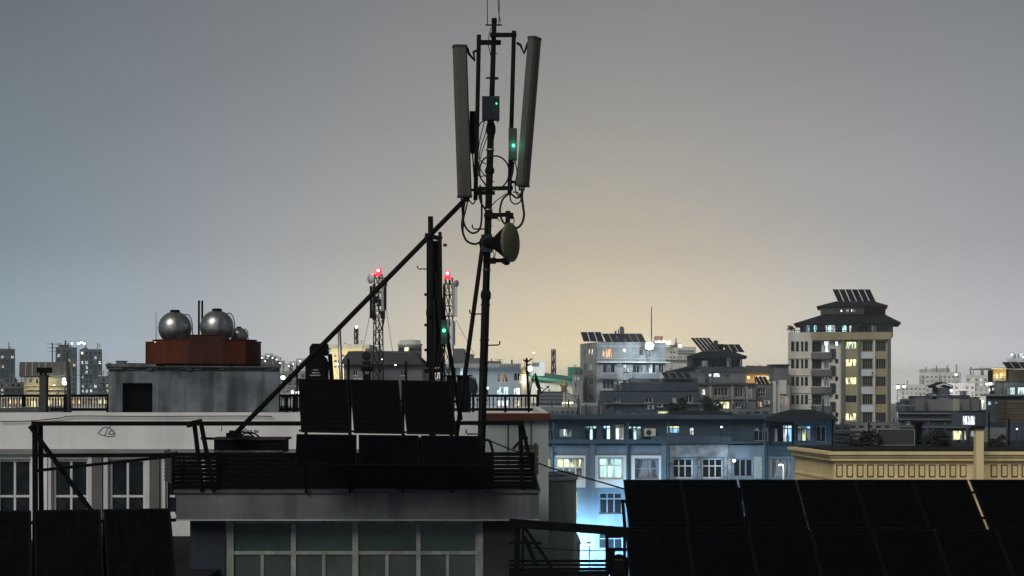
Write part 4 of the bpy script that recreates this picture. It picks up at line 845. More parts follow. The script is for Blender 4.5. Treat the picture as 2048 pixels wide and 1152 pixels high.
mb = MB(); fi.box(mb, fi.uz(1150.5, 900)[0], fi.uz(1154, 900)[0], fi.uz(1152, 1025)[1], fi.uz(1152, 984)[1], .003, .1); mb.build('light_strip', lit('yellow_light_strip', (1, .92, .3), 1.0, .2), bi)
# balcony parapet and top floor, set back
mb = MB(); fi.box(mb, fi.uz(1092, 880)[0], fi.uz(1330, 880)[0], zi + .003, zi + S(8, YI), -.15, .35); mb.build('balcony_board', M_blued, bi)
mb = MB(); fi.box(mb, fi.uz(1302, 880)[0], fi.uz(1462, 880)[0], zi + S(8, YI) * 0 + .004, zi + S(15, YI), -.2, .32); mb.build('balcony_board', M_dk, bi)
mb = MB(); fi.box(mb, fi.uz(1462, 880)[0], fi.uz(1590, 880)[0], zi + .005, zi + S(4, YI), -.2, .3); mb.build('balcony_board', M_dk, bi)
YT = 107.5
upper = [W_(1094, 860, 1108, 884, M_glass, (2, 1), f=M_slatew), W_(1118, 857, 1144, 874, [L_dim, L_white, L_dim], (3, 1), f=M_slatew, split=True), W_(1169, 850, 1196, 882, [M_glass, L_cyan, M_glass, L_cyan, L_cyan, L_cyan], (3, 2), b=[.76], split=True, f=M_blued, fw=.1),
         W_(1205, 850, 1222, 880, [M_glass, L_cyan, L_blue, L_cyan], (2, 2), b=[.76], split=True, f=M_blued, fw=.1), W_(1230, 849, 1248, 889, [L_white, L_white, L_dim, L_dim], (2, 2), b=[.82], split=True, f=M_wframew, n='door', fw=.09),
         W_(1256, 851, 1284, 882, [M_glass, L_cyan, L_dim, L_cyan, L_cyan, L_cyan], (3, 2), b=[.78], split=True, f=M_blued, fw=.1), W_(1333, 851, 1360, 867, [L_blue, L_blue, L_lime, L_lime], (2, 2), b=[.62], split=True, f=M_blued), W_(1379, 855, 1388, 871, [L_white, L_white], (1, 2), split=True, f=M_blued),
         W_(1508, 855, 1536, 882, [M_glass, M_glass, M_glass, L_dim, M_glass, L_dim], (3, 2), b=[.75], split=True, f=M_slatew), W_(1549, 857, 1556, 888, L_dim, (1, 1), f=M_slatew), W_(1565, 849, 1586, 890, [L_white, L_blue, L_cyan, L_cyan], (2, 2), b=[.8], split=True, f=M_wframew, n='door', fw=.1)]
def rez(ws, Y0, Y1): return ws
bu, fu, zu = building('top_floor_storey', 'dark set-back top storey with cyan-lit windows above the pale apartment block', 'building', (1086, YT), (1592, YT), 9, 838, M_navy, upper, base=zi + .004, wd=.25, roofm=M_dk)
mb = MB(); fu.box(mb, -.4, fu.L, zu + .003, zu + .28, -9, .7); mb.build('roof_slab', M_navy, bu)
def hip(nm, root, px0, px1, ye, xr0, xr1, yr, Y, d, m, th=.12, rot=False):
    k_ = ((px0 + px1) / 2 - CX) / F if rot else 0.0
    A = P(px0, ye, Y); n_ = Vector((k_, 1, 0)).normalized(); f_ = Face(A, A + Vector((1, -k_, 0)))
    def on(px, back):                                          # plan point on the line `back` metres behind the front edge
        g_ = Face(f_.A + n_ * back, f_.A + n_ * back + f_.u); return g_.pt(g_.uz(px, ye)[0], 0)
    z = A.z; B = on(px1, 0) + Vector((0, 0, z)); C = B + n_ * d; D = A + n_ * d; r0 = on(xr0, d / 2); r1 = on(xr1, d / 2); zr = CZ + (HY - yr) / F * (r0.y + r1.y) / 2
    R0 = r0 + Vector((0, 0, zr)); R1 = r1 + Vector((0, 0, zr)); mb = MB()
    mb.add([A, B, C, D, R0, R1], [(0, 1, 5, 4), (1, 2, 5), (2, 3, 4, 5), (3, 0, 4)]); dz = Vector((0, 0, -th)); mb.add([A + dz, B + dz, C + dz, D + dz, A, B, C, D], [(3, 2, 1, 0), (0, 1, 5, 4), (1, 2, 6, 5), (2, 3, 7, 6), (3, 0, 4, 7)])
    return mb.build(nm, m, root)
hip('hipped_roof', bu, 1300, 1500, 838, 1375, 1440, 821, 107.0, 9, M_roofd)
# corner pavilion with hip roof
pvw = [W_(1593, 850, 1623, 884, [L_dim, L_lime, L_dim, L_lime, L_blue, L_blue], (3, 2), b=[.76], split=True, f=M_blued, fw=.1), W_(1632, 852, 1652, 884, M_glass, (2, 1), f=M_slatew)]
pv, fp, zp = building('corner_pavilion', 'dark corner pavilion with hipped roof and lime-lit window right of the apartment block', 'building', (1588, 104.5), (1668, 104.5), 12, 838, M_navy, pvw, wd=.25, rot=True)
hip('hipped_roof', pv, 1528, 1676, 837, 1580, 1625, 819, 103.4, 14, M_roofd, .2, True)
for px in (1541, 1586): MB().tube([P(px, 838, 104.2), P(px, 890, 104.2)], .06, 6).build('porch_post', M_black, pv)
for i, (px, py, r_) in enumerate(((1355, 824, 17), (1420, 822, 18))): shrub(f'dark rounded treetop behind the apartment block, {("left","right")[i]} of two', px, py, r_, 125, 0, 'round_tree', 'tree', 1500, 1.0, .22, None, 30 + i)
# wall lamps on the block
bulb('small white lamp on the dark balcony wall', 1443, 854, 104, .11, E_bulb, post=zi + .2)
bulb('white floodlight on the wall left of the sage panel', 1468, 921, 104.3, .2, E_bulb, energy=60, col=(.75, .9, 1))
t = bulb('hooked white street lamp in front of the dark end bay', 1559, 930, 102, .09, E_bulb, energy=25, col=(.8, .9, 1)); MB().tube(pxs(102.2, (1559, 928.5), (1566, 929), (1567, 940), (1567, 1060), (1567, 1400)), .06, 8).build('post', M_g3, t)
# street lamp down in the gap and an added wash lamp: the blue-white light on the block comes from here
def street_lamp(label, x, Y, h, e, col, m):
    t = thing('street_lamp', label, 'street lamp', Vector((x, Y, 0)), 'street lamps in the street below'); MB().tube([Vector((x, Y, 0)), Vector((x, Y, h))], .09, 8, .05).build('post', M_g2, t)
    MB().tube([Vector((x, Y, h)), Vector((x, Y + .5, h + .25)), Vector((x, Y + 1.3, h + .3))], .04, 6).build('arm', M_g2, t); MB().box(x - .18, x + .18, Y + 1.1, Y + 1.8, h + .24, h + .34).build('head', M_g2, t); MB().box(x - .14, x + .14, Y + 1.15, Y + 1.75, h + .19, h + .236).build('lens', m, t)
    lampdata('street_light', Vector((x, Y + 1.4, h - .02)), e, col, .2, t)
L_lens = lit('blue_white_lens', (.6, .8, 1), 25, 0)
street_lamp('bright blue-white street lamp in the gap between the buildings', 5.55, 100.2, 12.6, 6000, (.36, .68, 1), L_lens)
street_lamp('blue-white wash lamp added unseen behind the solar array', 12.5, 95.5, 9.5, 4500, (.36, .68, 1), L_lens)  # unseen lamp added for a general blue wash on the wall
# ================================================================== LEFT BACKGROUND
th_, f_, z_ = building('cream_house', 'small cream house with solar panels on its roof, left behind the railing', 'house', (53, 112), (130, 112), 10, 752, mat('cream_house_paint', (.55, .45, .24), .9, 0, .15, .6, .2, 0, .3), [W_(57, 756, 64, 766, L_dim), W_(72, 757, 76, 768, M_glass, (1, 1)), W_(112, 784, 119, 789, M_glass), W_(60, 800, 75, 815, L_warm), W_(95, 798, 122, 816, L_warm, (4, 1))], wd=.2, rot=True)
for y in (770, 778): mb = MB(); f_.box(mb, -.2, f_.L + .3, f_.uz(90, y + 2)[1], f_.uz(90, y)[1], .003, .5); mb.build('ledge', mat('cream_house_paint', (.5, .4, .2)), th_)
bulb('bluish white lamp beside the cream house', 128, 759, 110, .22, E_bulb, energy=350, col=(.7, .85, 1), post=15); bulb('bluish white lamp just below another lamp by the cream house', 129, 766, 110, .26, E_bulb, post=15); bulb('tiny white lamp on the cream house ledge', 109, 770, 111.3, .07, E_bulbw, energy=60, col=(1, .8, .5))
solar_row('of the bank on the cream house roof', P(38, 752, 111), P(143, 752, 111), P(39, 724, 112.4), 8, .03, 'solar panels on the cream house roof', frame=mat('dull_frame', (.14, .135, .115), .6), cell=mat('dusty_solar_glass', (.085, .080, .062), .7, 0, .2, 1, .2), lines=(2, 3))
r = thing('panel_rack', 'dark rack under the cream house solar panels', 'rack', P(90, 752, 111.5))
for px in (42, 75, 108, 140): MB().bar(P(px, 730, 112.2), P(px, 753, 112.4), .06).build('post', M_black, r)
MB().bar(P(40, 753, 111.1), P(142, 753, 111.1), .06).build('rail', M_black, r)
def tower(name, label, px0, px1, Y, top, m, cols, ys, lits, depth=None, wd=.3, seed=1, cat='building', frame=None, group=None, parapet=.8, base=0, lm=None, ledges=True, glass=None):
    rn = random.Random(seed); ws = []; w = (px1 - px0) / cols
    for (y0, y1) in ys:
        for i in range(cols):
            q = rn.random(); pm = rn.choice(lm or [L_warm, L_white, L_yel]) if q < lits else (L_dim if q < lits + .15 else (glass or M_glass))
            ws.append(W_(px0 + w * (i + .22), y0, px0 + w * (i + .78), y1, pm, (2, 1)))
    r_, f_, z_ = building(name, label, cat, (px0, Y), (px1, Y), depth or S(px1 - px0, Y) * .8, top, m, ws, wd=wd, parapet=parapet, frame=frame or M_g2, group=group, base=base, rot=True)
    if ledges:
        for (y0, y1) in ys:
            mb = MB(); yy = y1 + (ys[1][0] - y1) * .5 if len(ys) > 1 else y1 + 3
            f_.box(mb, -.1, f_.L + .1, f_.uz((px0 + px1) / 2, yy + .6)[1], f_.uz((px0 + px1) / 2, yy - .6)[1], .003, .25); mb.build('ledge', m, r_)
    return r_, f_, z_
M_far = mat('haze_blue_grey_render', (.13, .185, .215), .9, 0, .25, .1, .2, 0, .3)  # bluish distance haze put into the wall colour
def rows(y0, step, h, n): return [(y0 + i * step, y0 + i * step + h) for i in range(n)]
tower('tower_block', 'tall grey tower block at the far left edge, partly lit', -30, 30, 520, 697, M_far, 6, rows(702, 9.5, 5, 10), .28, seed=11)
tower('tower_block', 'dark grey tower block, left one of the far pair', 112, 154, 560, 694, M_far, 4, rows(699, 9.5, 5, 10), .06, seed=12)
tw, ft, zt_ = tower('tower_block', 'glassy tower block with bright top windows, right one of the far pair', 160, 204, 500, 698, M_far, 5, rows(703, 9.5, 6, 10), .46, seed=13, lm=[L_white, L_white, L_yel])
t = thing('roof_hut', 'small hut on the left tower of the far pair', 'hut', P(125, 694, 561)); pbox(MB(), 118, 132, 690.5, 694.1, 561, 3).build('wall', M_dk, t); pbox(MB(), 117, 133, 689.6, 690.5, 560.8, 3.4).build('roof', M_roofd, t)
for i, (px, py) in enumerate(((143, 687), (157, 686.5), (163, 685), (169, 687))): bulb(f'bright white light over the far tower pair, {ORD[i]} from left', px, py, 570, .8, lit('bulb_far', (.8, .95, 1), 5, 0), post=CZ + 6, group='bright lights over the far tower pair')
t = thing('thin_radio_mast', 'faint thin aerial mast left of the round tanks', 'mast', P(312, 740, 300)); MB().tube([P(312, 625, 300), P(312, 770, 300)], .08, 5, .2).build('pole', M_g1, t); pbox(MB(), 310.5, 313.5, 668, 669, 300, .2).build('spreader', M_g1, t)
tower('grey_house', 'low grey house with dark roof left of the cream house', 8, 56, 200, 764, M_g2, 4, rows(768, 11, 6, 4), .1, seed=14)
tower('street_glow_row', 'low row of warm lit fronts added for the street glow behind the left railing', -60, 216, 150, 793, M_ivory, 26, rows(798, 15, 10, 2), .9, seed=15, lm=[L_warm, L_or, L_warm, L_yel], parapet=.3, ledges=False)  # made-up row whose lit fronts stand for the warm lit street
tower('grey_house', 'grey house between the far tower pair and the stair block', 196, 226, 300, 752, M_g2, 4, rows(757, 11, 6, 5), .3, seed=16)
tower('grey_house', 'pale house right of the stair block behind the railing', 561, 612, 170, 742, M_g1, 4, rows(748, 14, 8, 4), .25, seed=17, lm=[L_white])
bulb('bright white lamp on the pale house right of the stair block', 566, 755, 166, .4, E_bulb, post=18, energy=300, col=(.85, .95, 1)); bulb('white lamp behind the railing next to the black tank', 595, 785, 160, .3, E_bulb, post=14); bulb('small white lamp below the pale house', 585, 784, 160, .25, E_bulb, post=14)
# ================================================================== CENTRE BACKGROUND
def lattice(label, px, ytop, ybase, Y, w0, w1, zb, arms, steps=16, group='red-lit lattice masts', beacon=None):
    T = P(px, ytop, Y); B = Vector((T.x, Y, zb)); r_ = thing('lattice_mast', label, 'mast', B, group); mb = MB(); md = MB()
    def leg(k, t_): a = math.radians(90 + 120 * k); w = w0 + (w1 - w0) * t_; return B.lerp(T, t_) + Vector((math.cos(a) * w, math.sin(a) * w, 0))
    for k in range(3): MB().tube([leg(k, 0), leg(k, 1)], .05 * Y / 110, 6).build('leg', M_mast, r_)
    for i in range(steps):
        for k in range(3):
            md.bar(leg(k, i / steps), leg((k + 1) % 3, (i + 1) / steps), .05 * Y / 110); md.bar(leg(k, (i + 1) / steps), leg((k + 1) % 3, (i + 1) / steps), .04 * Y / 110)
    md.build('bracing', M_mast, r_)
    return r_, T
l1, T1 = lattice('lattice mast with red beacon and white dish, left of the shorter mast', 757, 549, 760, 120, .75, .38, 8.0, None, 26)
c = P(757, 542, 120)
for root_, cc in ((l1, c),):
    MB().sphere(cc, .29, 16, 12).build('beacon', E_red, root_); MB().lathe(cc, [(.30, -.42), (.33, -.30), (.33, -.26), (.22, -.22)], 12).build('beacon_base', E_red, root_); MB().sphere(cc + Vector((0, -.24, .02)), .13, 12, 8).build('beacon_core', E_redc, root_); lampdata('beacon_light', cc + Vector((-.25, -.45, .1)), 140, (1, .05, .06), .2, root_)  # red ball drawn as the halo around the bright core
d_ = P(742, 557, 119.6); MB().lathe(d_, [(.1, -.25), (.42, -.05), (.44, .05), (0, .08)], 20, Vector((-.7, -.7, 0))).build('dish', M_g3, l1); d_ = P(769, 568, 120); MB().lathe(d_, [(.1, -.2), (.3, -.05), (.32, .05), (0, .08)], 18, Vector((.8, -.6, 0))).build('dish', M_g1, l1)
for px, y0, y1, m in ((742, 572, 636, M_mast), (748, 568, 640, M_mast), (765, 570, 622, M_g1), (770, 575, 620, M_mast)): pbox(MB(), px - 2.6, px + 2.6, y0, y1, 119.4, .25).build('antenna_panel', m, l1)
for py in (556, 585, 605, 622): MB().bar(P(741, py, 119.7), P(771, py, 119.7), .09).build('arm', M_mast, l1)
for (px, py, w, h) in ((747, 630, 8, 10), (760, 605, 9, 14), (765, 630, 9, 14), (752, 598, 7, 12)): pbox(MB(), px - w / 2, px + w / 2, py - h / 2, py + h / 2, 119.5, .4).build('radio_box', M_mast, l1)
for pp in (((748, 640), (742, 632), (744, 622), (750, 628), (752, 650), (751, 690)), ((766, 640), (764, 655), (758, 668), (761, 700)), ((763, 622), (768, 632), (766, 650), (760, 662))): MB().tube(spline(pxs(119.5, *pp)), .06, 5).build('feeder_cable', M_cable, l1)
for a, b in (((748, 590), (724, 708)), ((768, 590), (786, 708))): MB().tube([P(*a, 120), P(*b, 121)], .025, 4).build('guy_wire', M_mast, l1)
YL2 = 100; l2, T2 = lattice('lattice mast with red beacon, half hidden behind the shorter mast', 898, 556, 760, YL2, .6, .3, 6.0, None, 26); c = P(895, 548, YL2)
MB().sphere(c, .25, 16, 12).build('beacon', E_red, l2); MB().lathe(c, [(.26, -.36), (.29, -.26), (.29, -.22), (.19, -.19)], 12).build('beacon_base', E_red, l2); MB().sphere(c + Vector((0, -.21, .02)), .115, 12, 8).build('beacon_core', E_redc, l2); lampdata('beacon_light', c + Vector((.2, -.4, .1)), 90, (1, .05, .06), .2, l2)  # this red ball too is the halo, built as a solid
for px, y0, y1, m in ((888, 570, 632, M_mast), (907, 566, 632, M_g1), (912, 574, 634, M_g3), (895, 638, 694, M_g1), (903, 640, 694, M_palebl), (908, 642, 690, M_g2)): pbox(MB(), px - 2.3, px + 2.3, y0, y1, YL2 - .5, .22).build('antenna_panel', m, l2)
for py in (568, 590, 612, 632): MB().bar(P(886, py, YL2 - .3), P(914, py, YL2 - .3), .08).build('arm', M_mast, l2)
MB().lathe(P(912, 567, YL2 - .4), [(.08, -.2), (.24, -.05), (.26, .05), (0, .08)], 18, Vector((.8, -.6, 0))).build('dish', M_g1, l2)
for a, b in (((912, 640), (950, 712)),): MB().tube([P(*a, YL2), P(*b, YL2)], .02, 4).build('guy_wire', M_mast, l2)
l3, T3 = lattice('small distant lattice mast with a white light', 712.5, 655, 760, 380, .9, .5, 5, None, 20, 'plain distant masts'); MB().sphere(P(713, 654, 379), .34, 10, 8).build('light', E_bulb, l3)
for py in (662, 668, 684): pbox(MB(), 714, 717.5, py - 1, py + 1, 379, .4).build('antenna_panel', M_mast, l3)
# gabled grey house
gh, fg, zg = building('gabled_grey_house', 'dark grey house with broad pitched roof behind the lattice mast', 'house', (688, 130), (845, 130), 12, 729, M_g2, [W_(705, 740, 716, 752, M_glass), W_(800, 740, 812, 752, M_glass), W_(760, 770, 780, 790, L_dim)], wd=.2)
mb = MB(); A = P(680, 729, 129.4); B = P(846, 729, 129.4); C = P(828, 705, 136); D = P(697, 705, 136); mb.prism([A, B, C, D], Vector((0, .05, .14))); mb.prism([Vector((A.x, 142.6, A.z)), Vector((B.x, 142.6, B.z)), C, D], Vector((0, 0, .14))); mb.build('roof', M_roof, gh)
bulb('tiny white lamp on the grey gabled roof', 764, 719, 131.3, .1, E_bulb); bulb('tiny white lamp hung before the grey gabled house', 791, 730, 128, .11, E_bulb); MB().tube(pxs(128, (780, 729), (792, 729.5), (812, 729)), .02, 5).build('wire', M_cable, None, 'short thin wire in front of the grey gabled house', 'wire')
t = thing('dark_dome_tank', 'dark domed tank left of the grey gabled roof', 'water tank', P(733, 730, 128)); MB().sphere(P(733, 712, 128), S(9, 128), 20, 14).build('shell', M_mast, t); MB().lathe(P(733, 712, 128), [(.35, -.9), (.4, -.45)], 14).build('stand', M_mast, t)
# yellow-lit building
yb, fy, zy = building('yellow_lit_building', 'bright yellow lit building behind the thin posts', 'building', (662, 300), (730, 300), 18, 697, mat('pale_yellow_render', (.72, .65, .44), .9, 0, .15, .3), winrow([(668 + i * 8, 673 + i * 8) for i in range(7)], [(709, 714), (720, 725), (731, 736)], M_glass) + winrow([(690, 704)], [(742, 748)], L_yel), wd=.3, parapet=.6)
mb = MB(); fy.box(mb, -1, fy.L + 1, zy + .003, zy + .9, -18, .8); mb.build('roof_slab', M_g1, yb)
mb = MB(); pbox(mb, 683, 712, 690, 697, 302, 10); mb.build('roof_storey', M_g1, yb)
for px in (675, 700, 722): bulb(f'warm yellow wall lamp lighting the yellow building, {("left","middle","right")[(px > 680) + (px > 710)]} one', px, 728, 294, .25, E_bulbw, energy=1500, col=(1, .88, .56), post=14, group='wall lamps of the yellow building')
# round tower
t = thing('round_tower_building', 'pale round-fronted tower building left of the shorter mast', 'building', Vector((P(820, 0, 420).x, 426, 0))); c = P(820, HY, 428); R_ = S(24, 420)
MB().lathe(Vector((c.x, 428, 0)), [(R_, 0), (R_, P(0, 690, 420).z), (R_ * 1.06, P(0, 689.5, 420).z), (R_ * 1.06, P(0, 686, 420).z), (R_ * .9, P(0, 685.5, 420).z), (R_ * .9, P(0, 679, 420).z), (R_ * .3, P(0, 677.5, 420).z)], 32).build('wall', M_g3, t)
for y in (694, 705, 716, 727, 738):
    for k in range(6):
        a_ = math.radians(-150 + k * 24); w_ = Vector((c.x + math.cos(a_) * R_, 428 + math.sin(a_) * R_, P(0, y, 420).z)); s_ = Vector((-math.sin(a_), math.cos(a_), 0)); n_ = Vector((math.cos(a_), math.sin(a_), 0))
        MB().obox(w_ - s_ * .7 - n_ * .05, s_ * 1.4, n_ * .12, Vector((0, 0, -1.1))).build('window', M_glass if (k + int(y)) % 4 else L_yel, t)
# pale block behind the shorter mast and tall mast
pw = [W_(995, 746, 1017, 765, L_dimw, (3, 1)), W_(993, 773, 1017, 790, [L_cyan, L_white, L_cyan], (3, 1), split=True, f=M_g3), W_(1027, 775, 1041, 790, L_white), W_(1028, 746, 1041, 762, M_glass), W_(968, 775, 978, 790, M_glass, (1, 1)), W_(905, 735, 912, 760, M_glass, (1, 1)), W_(920, 735, 926, 770, L_cyan, (1, 1)), W_(960, 735, 974, 762, M_glass), W_(890, 772, 900, 790, L_dim), W_(995, 800, 1017, 818, L_white, (3, 1)), W_(1027, 800, 1041, 818, L_yel), W_(900, 800, 920, 815, L_dim)]
pb, fpb, zpb = building('pale_blue_flats', 'pale bluish block of flats behind the foot of the tall mast', 'building', (884, 165), (1042, 165), 14, 735, M_flats, pw, wd=.3, parapet=.4)
mb = MB(); pbox(mb, 884, 1042, 727, 735, 164.2, 1.0); mb.build('roof_ledge', M_g1, pb)
for (x0, x1, y0, y1) in ((908, 928, 697, 727), (928, 945, 708, 727), (945, 962, 716, 727), (962, 1002, 722, 727)): mb = MB(); pbox(mb, x0, x1, y0, y1, 168, 6); mb.build('roof_storey', M_g2, pb)
for px in range(1000, 1040, 4): pbox(MB(), px, px + 1, 729, 735, 164.1, .08).build('railing_post', M_mast, pb)
lampdata('flats_light', P(985, 800, 158), 600, (.75, .9, 1), .3, pb)
bulb('white lamp on the pale blue flats beside the tall mast', 975, 776, 162, .22, E_bulb, post=16)
# minaret, green hall, dome
t = thing('minaret', 'lit cream minaret behind the roof aerial', 'minaret', Vector((P(1049, 0, 150).x, 150, 0))); c = Vector((P(1049, 0, 150).x, 150, 0)); z = lambda py: P(0, py, 150).z
MB().lathe(c, [(.55, 0), (.5, z(770)), (.62, z(766)), (.62, z(763)), (.4, z(762)), (.4, z(752)), (.55, z(750)), (.55, z(748))], 16).build('shaft', M_ivory, t); MB().lathe(c, [(.45, z(748)), (.5, z(744)), (.3, z(738)), (.04, z(732)), (.02, z(722))], 16).build('cap', M_gold, t)
for k in range(6): a_ = k * math.pi / 3; MB().box(c.x + math.cos(a_) * .5 - .05, c.x + math.cos(a_) * .5 + .05, 150 + math.sin(a_) * .5 - .05, 150 + math.sin(a_) * .5 + .05, z(762), z(752)).build('column', M_ivory, t)
lampdata('minaret_lamp', P(1049, 757, 148.5), 120, (1, .85, .55), .2, t)
hall, fh, zh = building('green_roofed_hall', 'large pale hall with sloping green roof right of the tall mast', 'building', (1062, 290), (1165, 290), 30, 764, M_ivory, [], wd=.2)
mb = MB(); A = P(1058, 751, 289); B = P(1166, 766, 289); mb.prism([A, B, B + Vector((0, 32, 1.5)), A + Vector((0, 32, 1.5))], Vector((0, 0, -.55))); mb.prism([P(1062, 764, 290.01) , P(1164, 768.8, 290.01), P(1062, 754, 290.01)], Vector((0, .5, 0))); mb.build('roof', M_green, hall)
t = thing('green_roof_hut', 'green slatted cabin at the right end of the green hall roof', 'hut', P(1148, 756, 292)); 
for k in range(5): pbox(MB(), 1137 + k * 5, 1140.5 + k * 5, 734, 757, 291 + .05 * k, 4).build('slat', M_green, t)
pbox(MB(), 1139, 1166, 737, 757, 292, 3).build('wall', M_green, t)
t = thing('white_roof_cabin', 'white lit cabin on top of the green hall roof', 'hut', P(1075, 745, 290)); pbox(MB(), 1060, 1089, 733, 752, 291, 6).build('wall', M_g3, t); pbox(MB(), 1079, 1088, 724, 733, 291.5, 4).build('tank', M_palebl, t); pbox(MB(), 1064, 1078, 725, 733, 292, 4).build('cowl', M_g2, t); lampdata('cabin_light', P(1066, 736, 286), 400, (.8, 1, .95), .3, t)
bulb('bright white lamp beside the roof aerial', 1059, 737, 286, .9, E_bulb, post=16, energy=900, col=(.85, 1, .95))
lampdata('hall_light', P(1110, 780, 282), 700, (1, .9, .65), .3, hall)
l4, T4 = lattice('distant slim mast with antenna panels above the green hall', 1107, 699, 760, 340, .8, .5, 5, None, 14, 'plain distant masts')
for px, y0, y1 in ((1103.5, 716, 732), (1110.5, 704, 718), (1110.5, 718, 732), (1104.5, 704, 714)): pbox(MB(), px - 1.3, px + 1.3, y0, y1, 339, .5).build('antenna_panel', M_g2, l4)
YD = 210; t = thing('domed_shrine', 'grey domed shrine topped by a small brassy onion cupola', 'shrine', Vector((P(1130, 0, YD).x, YD + 4, 0))); c = Vector((P(1130, 0, YD).x, YD + 4, 0)); z = lambda py: P(0, py, YD + 4).z
MB().lathe(c, [(2.3, 0), (2.3, z(806)), (2.35, z(803)), (2.0, z(797)), (1.4, z(790)), (.75, z(785.5)), (.5, z(784))], 32).build('dome', M_g1, t); MB().lathe(c, [(.48, z(784)), (.4, z(774)), (.55, z(773.5)), (.6, z(770)), (.42, z(766)), (.1, z(762.5)), (.03, z(757))], 18).build('cupola', M_gold, t); MB().box(c.x - 5, c.x + 5, YD + 1, YD + 8, 0, z(806)).build('wall', M_g1, t)
for i in range(9): MB().sphere(P(1106 + i * 4.8 + (i % 2), 805.5, YD + .6), .11, 8, 6).build('eave_light', E_bulbw, t)
lampdata('shrine_light', P(1128, 812, YD - 2), 120, (1, .85, .5), .2, t)
t = thing('corrugated_shed', 'grey-blue corrugated shed left of the domed shrine', 'shed', Vector((P(1098, 0, 190).x, 193, 0)))
mb = MB(); xa = P(1078, 0, 190).x; xb = P(1124, 0, 190).x
pbox(MB(), 1078, 1124, 806, 1100, 190, 8).build('wall', M_palebl, t)
for k in range(6): A = P(1076, 806 - k * 3.7, 189.5 + k * 1.2); B = P(1126, 806 - k * 3.7, 189.5 + k * 1.2); MB().prism([A, B, B + Vector((0, 1.2, .24)), A + Vector((0, 1.2, .24))], Vector((0, 0, .07 + .02 * (k % 2)))).build('roof_sheet', M_roof if k % 2 else M_g2, t)
tower('low_roof_row', 'low dark roofs below the domed shrine', 1080, 1160, 150, 815, M_g2, 8, rows(822, 14, 6, 3), .12, seed=18, parapet=.3, ledges=False)
bulb('small round light in the sky above the roof aerial', 1067, 705, 900, 1.0, lit('bulb_far_warm', (1, .97, .85), 3, 0), post=8)
# ================================================================== BLOCK WITH FLOODLIGHT (290 m)
fa_w = [W_(1205, 702, 1210, 713, L_or, (1, 1)), W_(1212, 698, 1225, 715, L_or, (3, 1)), W_(1245, 697, 1253, 704, L_warm), W_(1266, 700, 1271, 706, L_dim), W_(1279, 699, 1287, 712, M_glass), W_(1296, 706, 1303, 714, M_glass),
        W_(1206, 729, 1230, 746, [M_glass, L_dim, M_glass], (3, 1), split=True), W_(1247, 729, 1253, 735, L_white), W_(1266, 729, 1287, 746, [M_glass, M_glass, L_dim], (3, 1), split=True), W_(1292, 728, 1312, 746, [L_dim, L_white, M_glass], (3, 1), split=True), W_(1318, 728, 1328, 746, M_glass),
        W_(1206, 760, 1228, 778, M_glass, (3, 1)), W_(1245, 760, 1253, 770, M_glass), W_(1205, 790, 1212, 806, L_dim, (1, 1)), W_(1204, 821, 1214, 834, L_white)]
fa_s = [W_(1176, 698, 1180, 709, L_warm, (1, 1)), W_(1181.5, 698, 1185.5, 709, L_white, (1, 1)), W_(1176, 728, 1186, 740, L_dim), W_(1176, 758, 1186, 771, M_glass), W_(1176, 790, 1186, 801, M_glass), W_(1179, 822, 1185, 832, L_white, (1, 1)), W_(1165, 728, 1170, 740, M_glass, (1, 1)), W_(1165, 790, 1170, 801, M_glass, (1, 1))]
ba, fa, za = building('stone_clad_apartment', 'grey banded apartment block with rooftop solar panels and a dazzling floodlight', 'building', (1193, 288), (1332, 291), 13.5, 684, mat('banded_stone', (.25, .255, .25), .9, 0, .3, .4, .2, 0, .45), fa_w, fa_s, wd=.35, parapet=.5)
for y, d in ((724, .9), (692, .25), (717, .3), (758, .35), (788, .3)):
    mb = MB(); fa.box(mb, 0, fa.L + (.8 if d > .8 else .0), fa.uz(1250, y + 1.4)[1], fa.uz(1250, y - .4)[1], .003, d); mb.build('band', M_g3 if d > .8 else M_g1, ba)
for y in list(range(736, 820, 5)):
    mb = MB()
    for x0, x1 in ((1232, 1245), (1254, 1264)): fa.box(mb, fa.uz(x0, y)[0], fa.uz(x1, y)[0], fa.uz(1240, y + 4.2)[1], fa.uz(1240, y)[1], .003, .12)
    mb.build('stone_course', M_g1, ba)
for y in range(686, 722, 5):
    for x0, x1 in ((1194, 1204), (1226, 1244), (1254, 1278), (1288, 1331)):
        mb = MB(); fa.box(mb, fa.uz(x0, y)[0], fa.uz(x1, y)[0], fa.uz(1240, y + 4.1)[1], fa.uz(1240, y)[1], .004, .10); mb.build('stone_course', mat('banded_stone', (.25, .25, .25)), ba)
for x0, x1, y in ((1204, 1232, 748), (1264, 1315, 748), (1204, 1230, 780)):
    mb = MB(); fa.box(mb, fa.uz(x0, y)[0], fa.uz(x1, y)[0], fa.uz(1240, y + 9)[1], fa.uz(1240, y)[1], .8, .95); fa.box(mb, fa.uz(x0, y)[0], fa.uz(x1, y)[0], fa.uz(1240, y + 9.6)[1], fa.uz(1240, y + 9.05)[1], .003, .95); mb.build('balcony', M_g2, ba)
t2, _, _ = building('low_side_block', 'narrow dark lower block at the left foot of the banded apartments', 'building', (1147, 285), (1166, 285), 10, 748, M_g2, [W_(1149, 790, 1153, 802, M_glass, (1, 1)), W_(1155, 790, 1160, 802, M_glass, (1, 1)), W_(1149, 820, 1153, 832, L_or, (1, 1)), W_(1155, 820, 1163, 832, L_yel), W_(1150, 765, 1154, 778, M_glass, (1, 1))], wd=.2)
G = 'solar panels on the banded apartment roof'
solar_row('on the left roof end of the banded apartments', P(1167, 683, 292), P(1208, 683, 292), P(1161, 664, 294), 3, .09, G, cell=M_cellfar, frame=M_pframel, rim=.05)
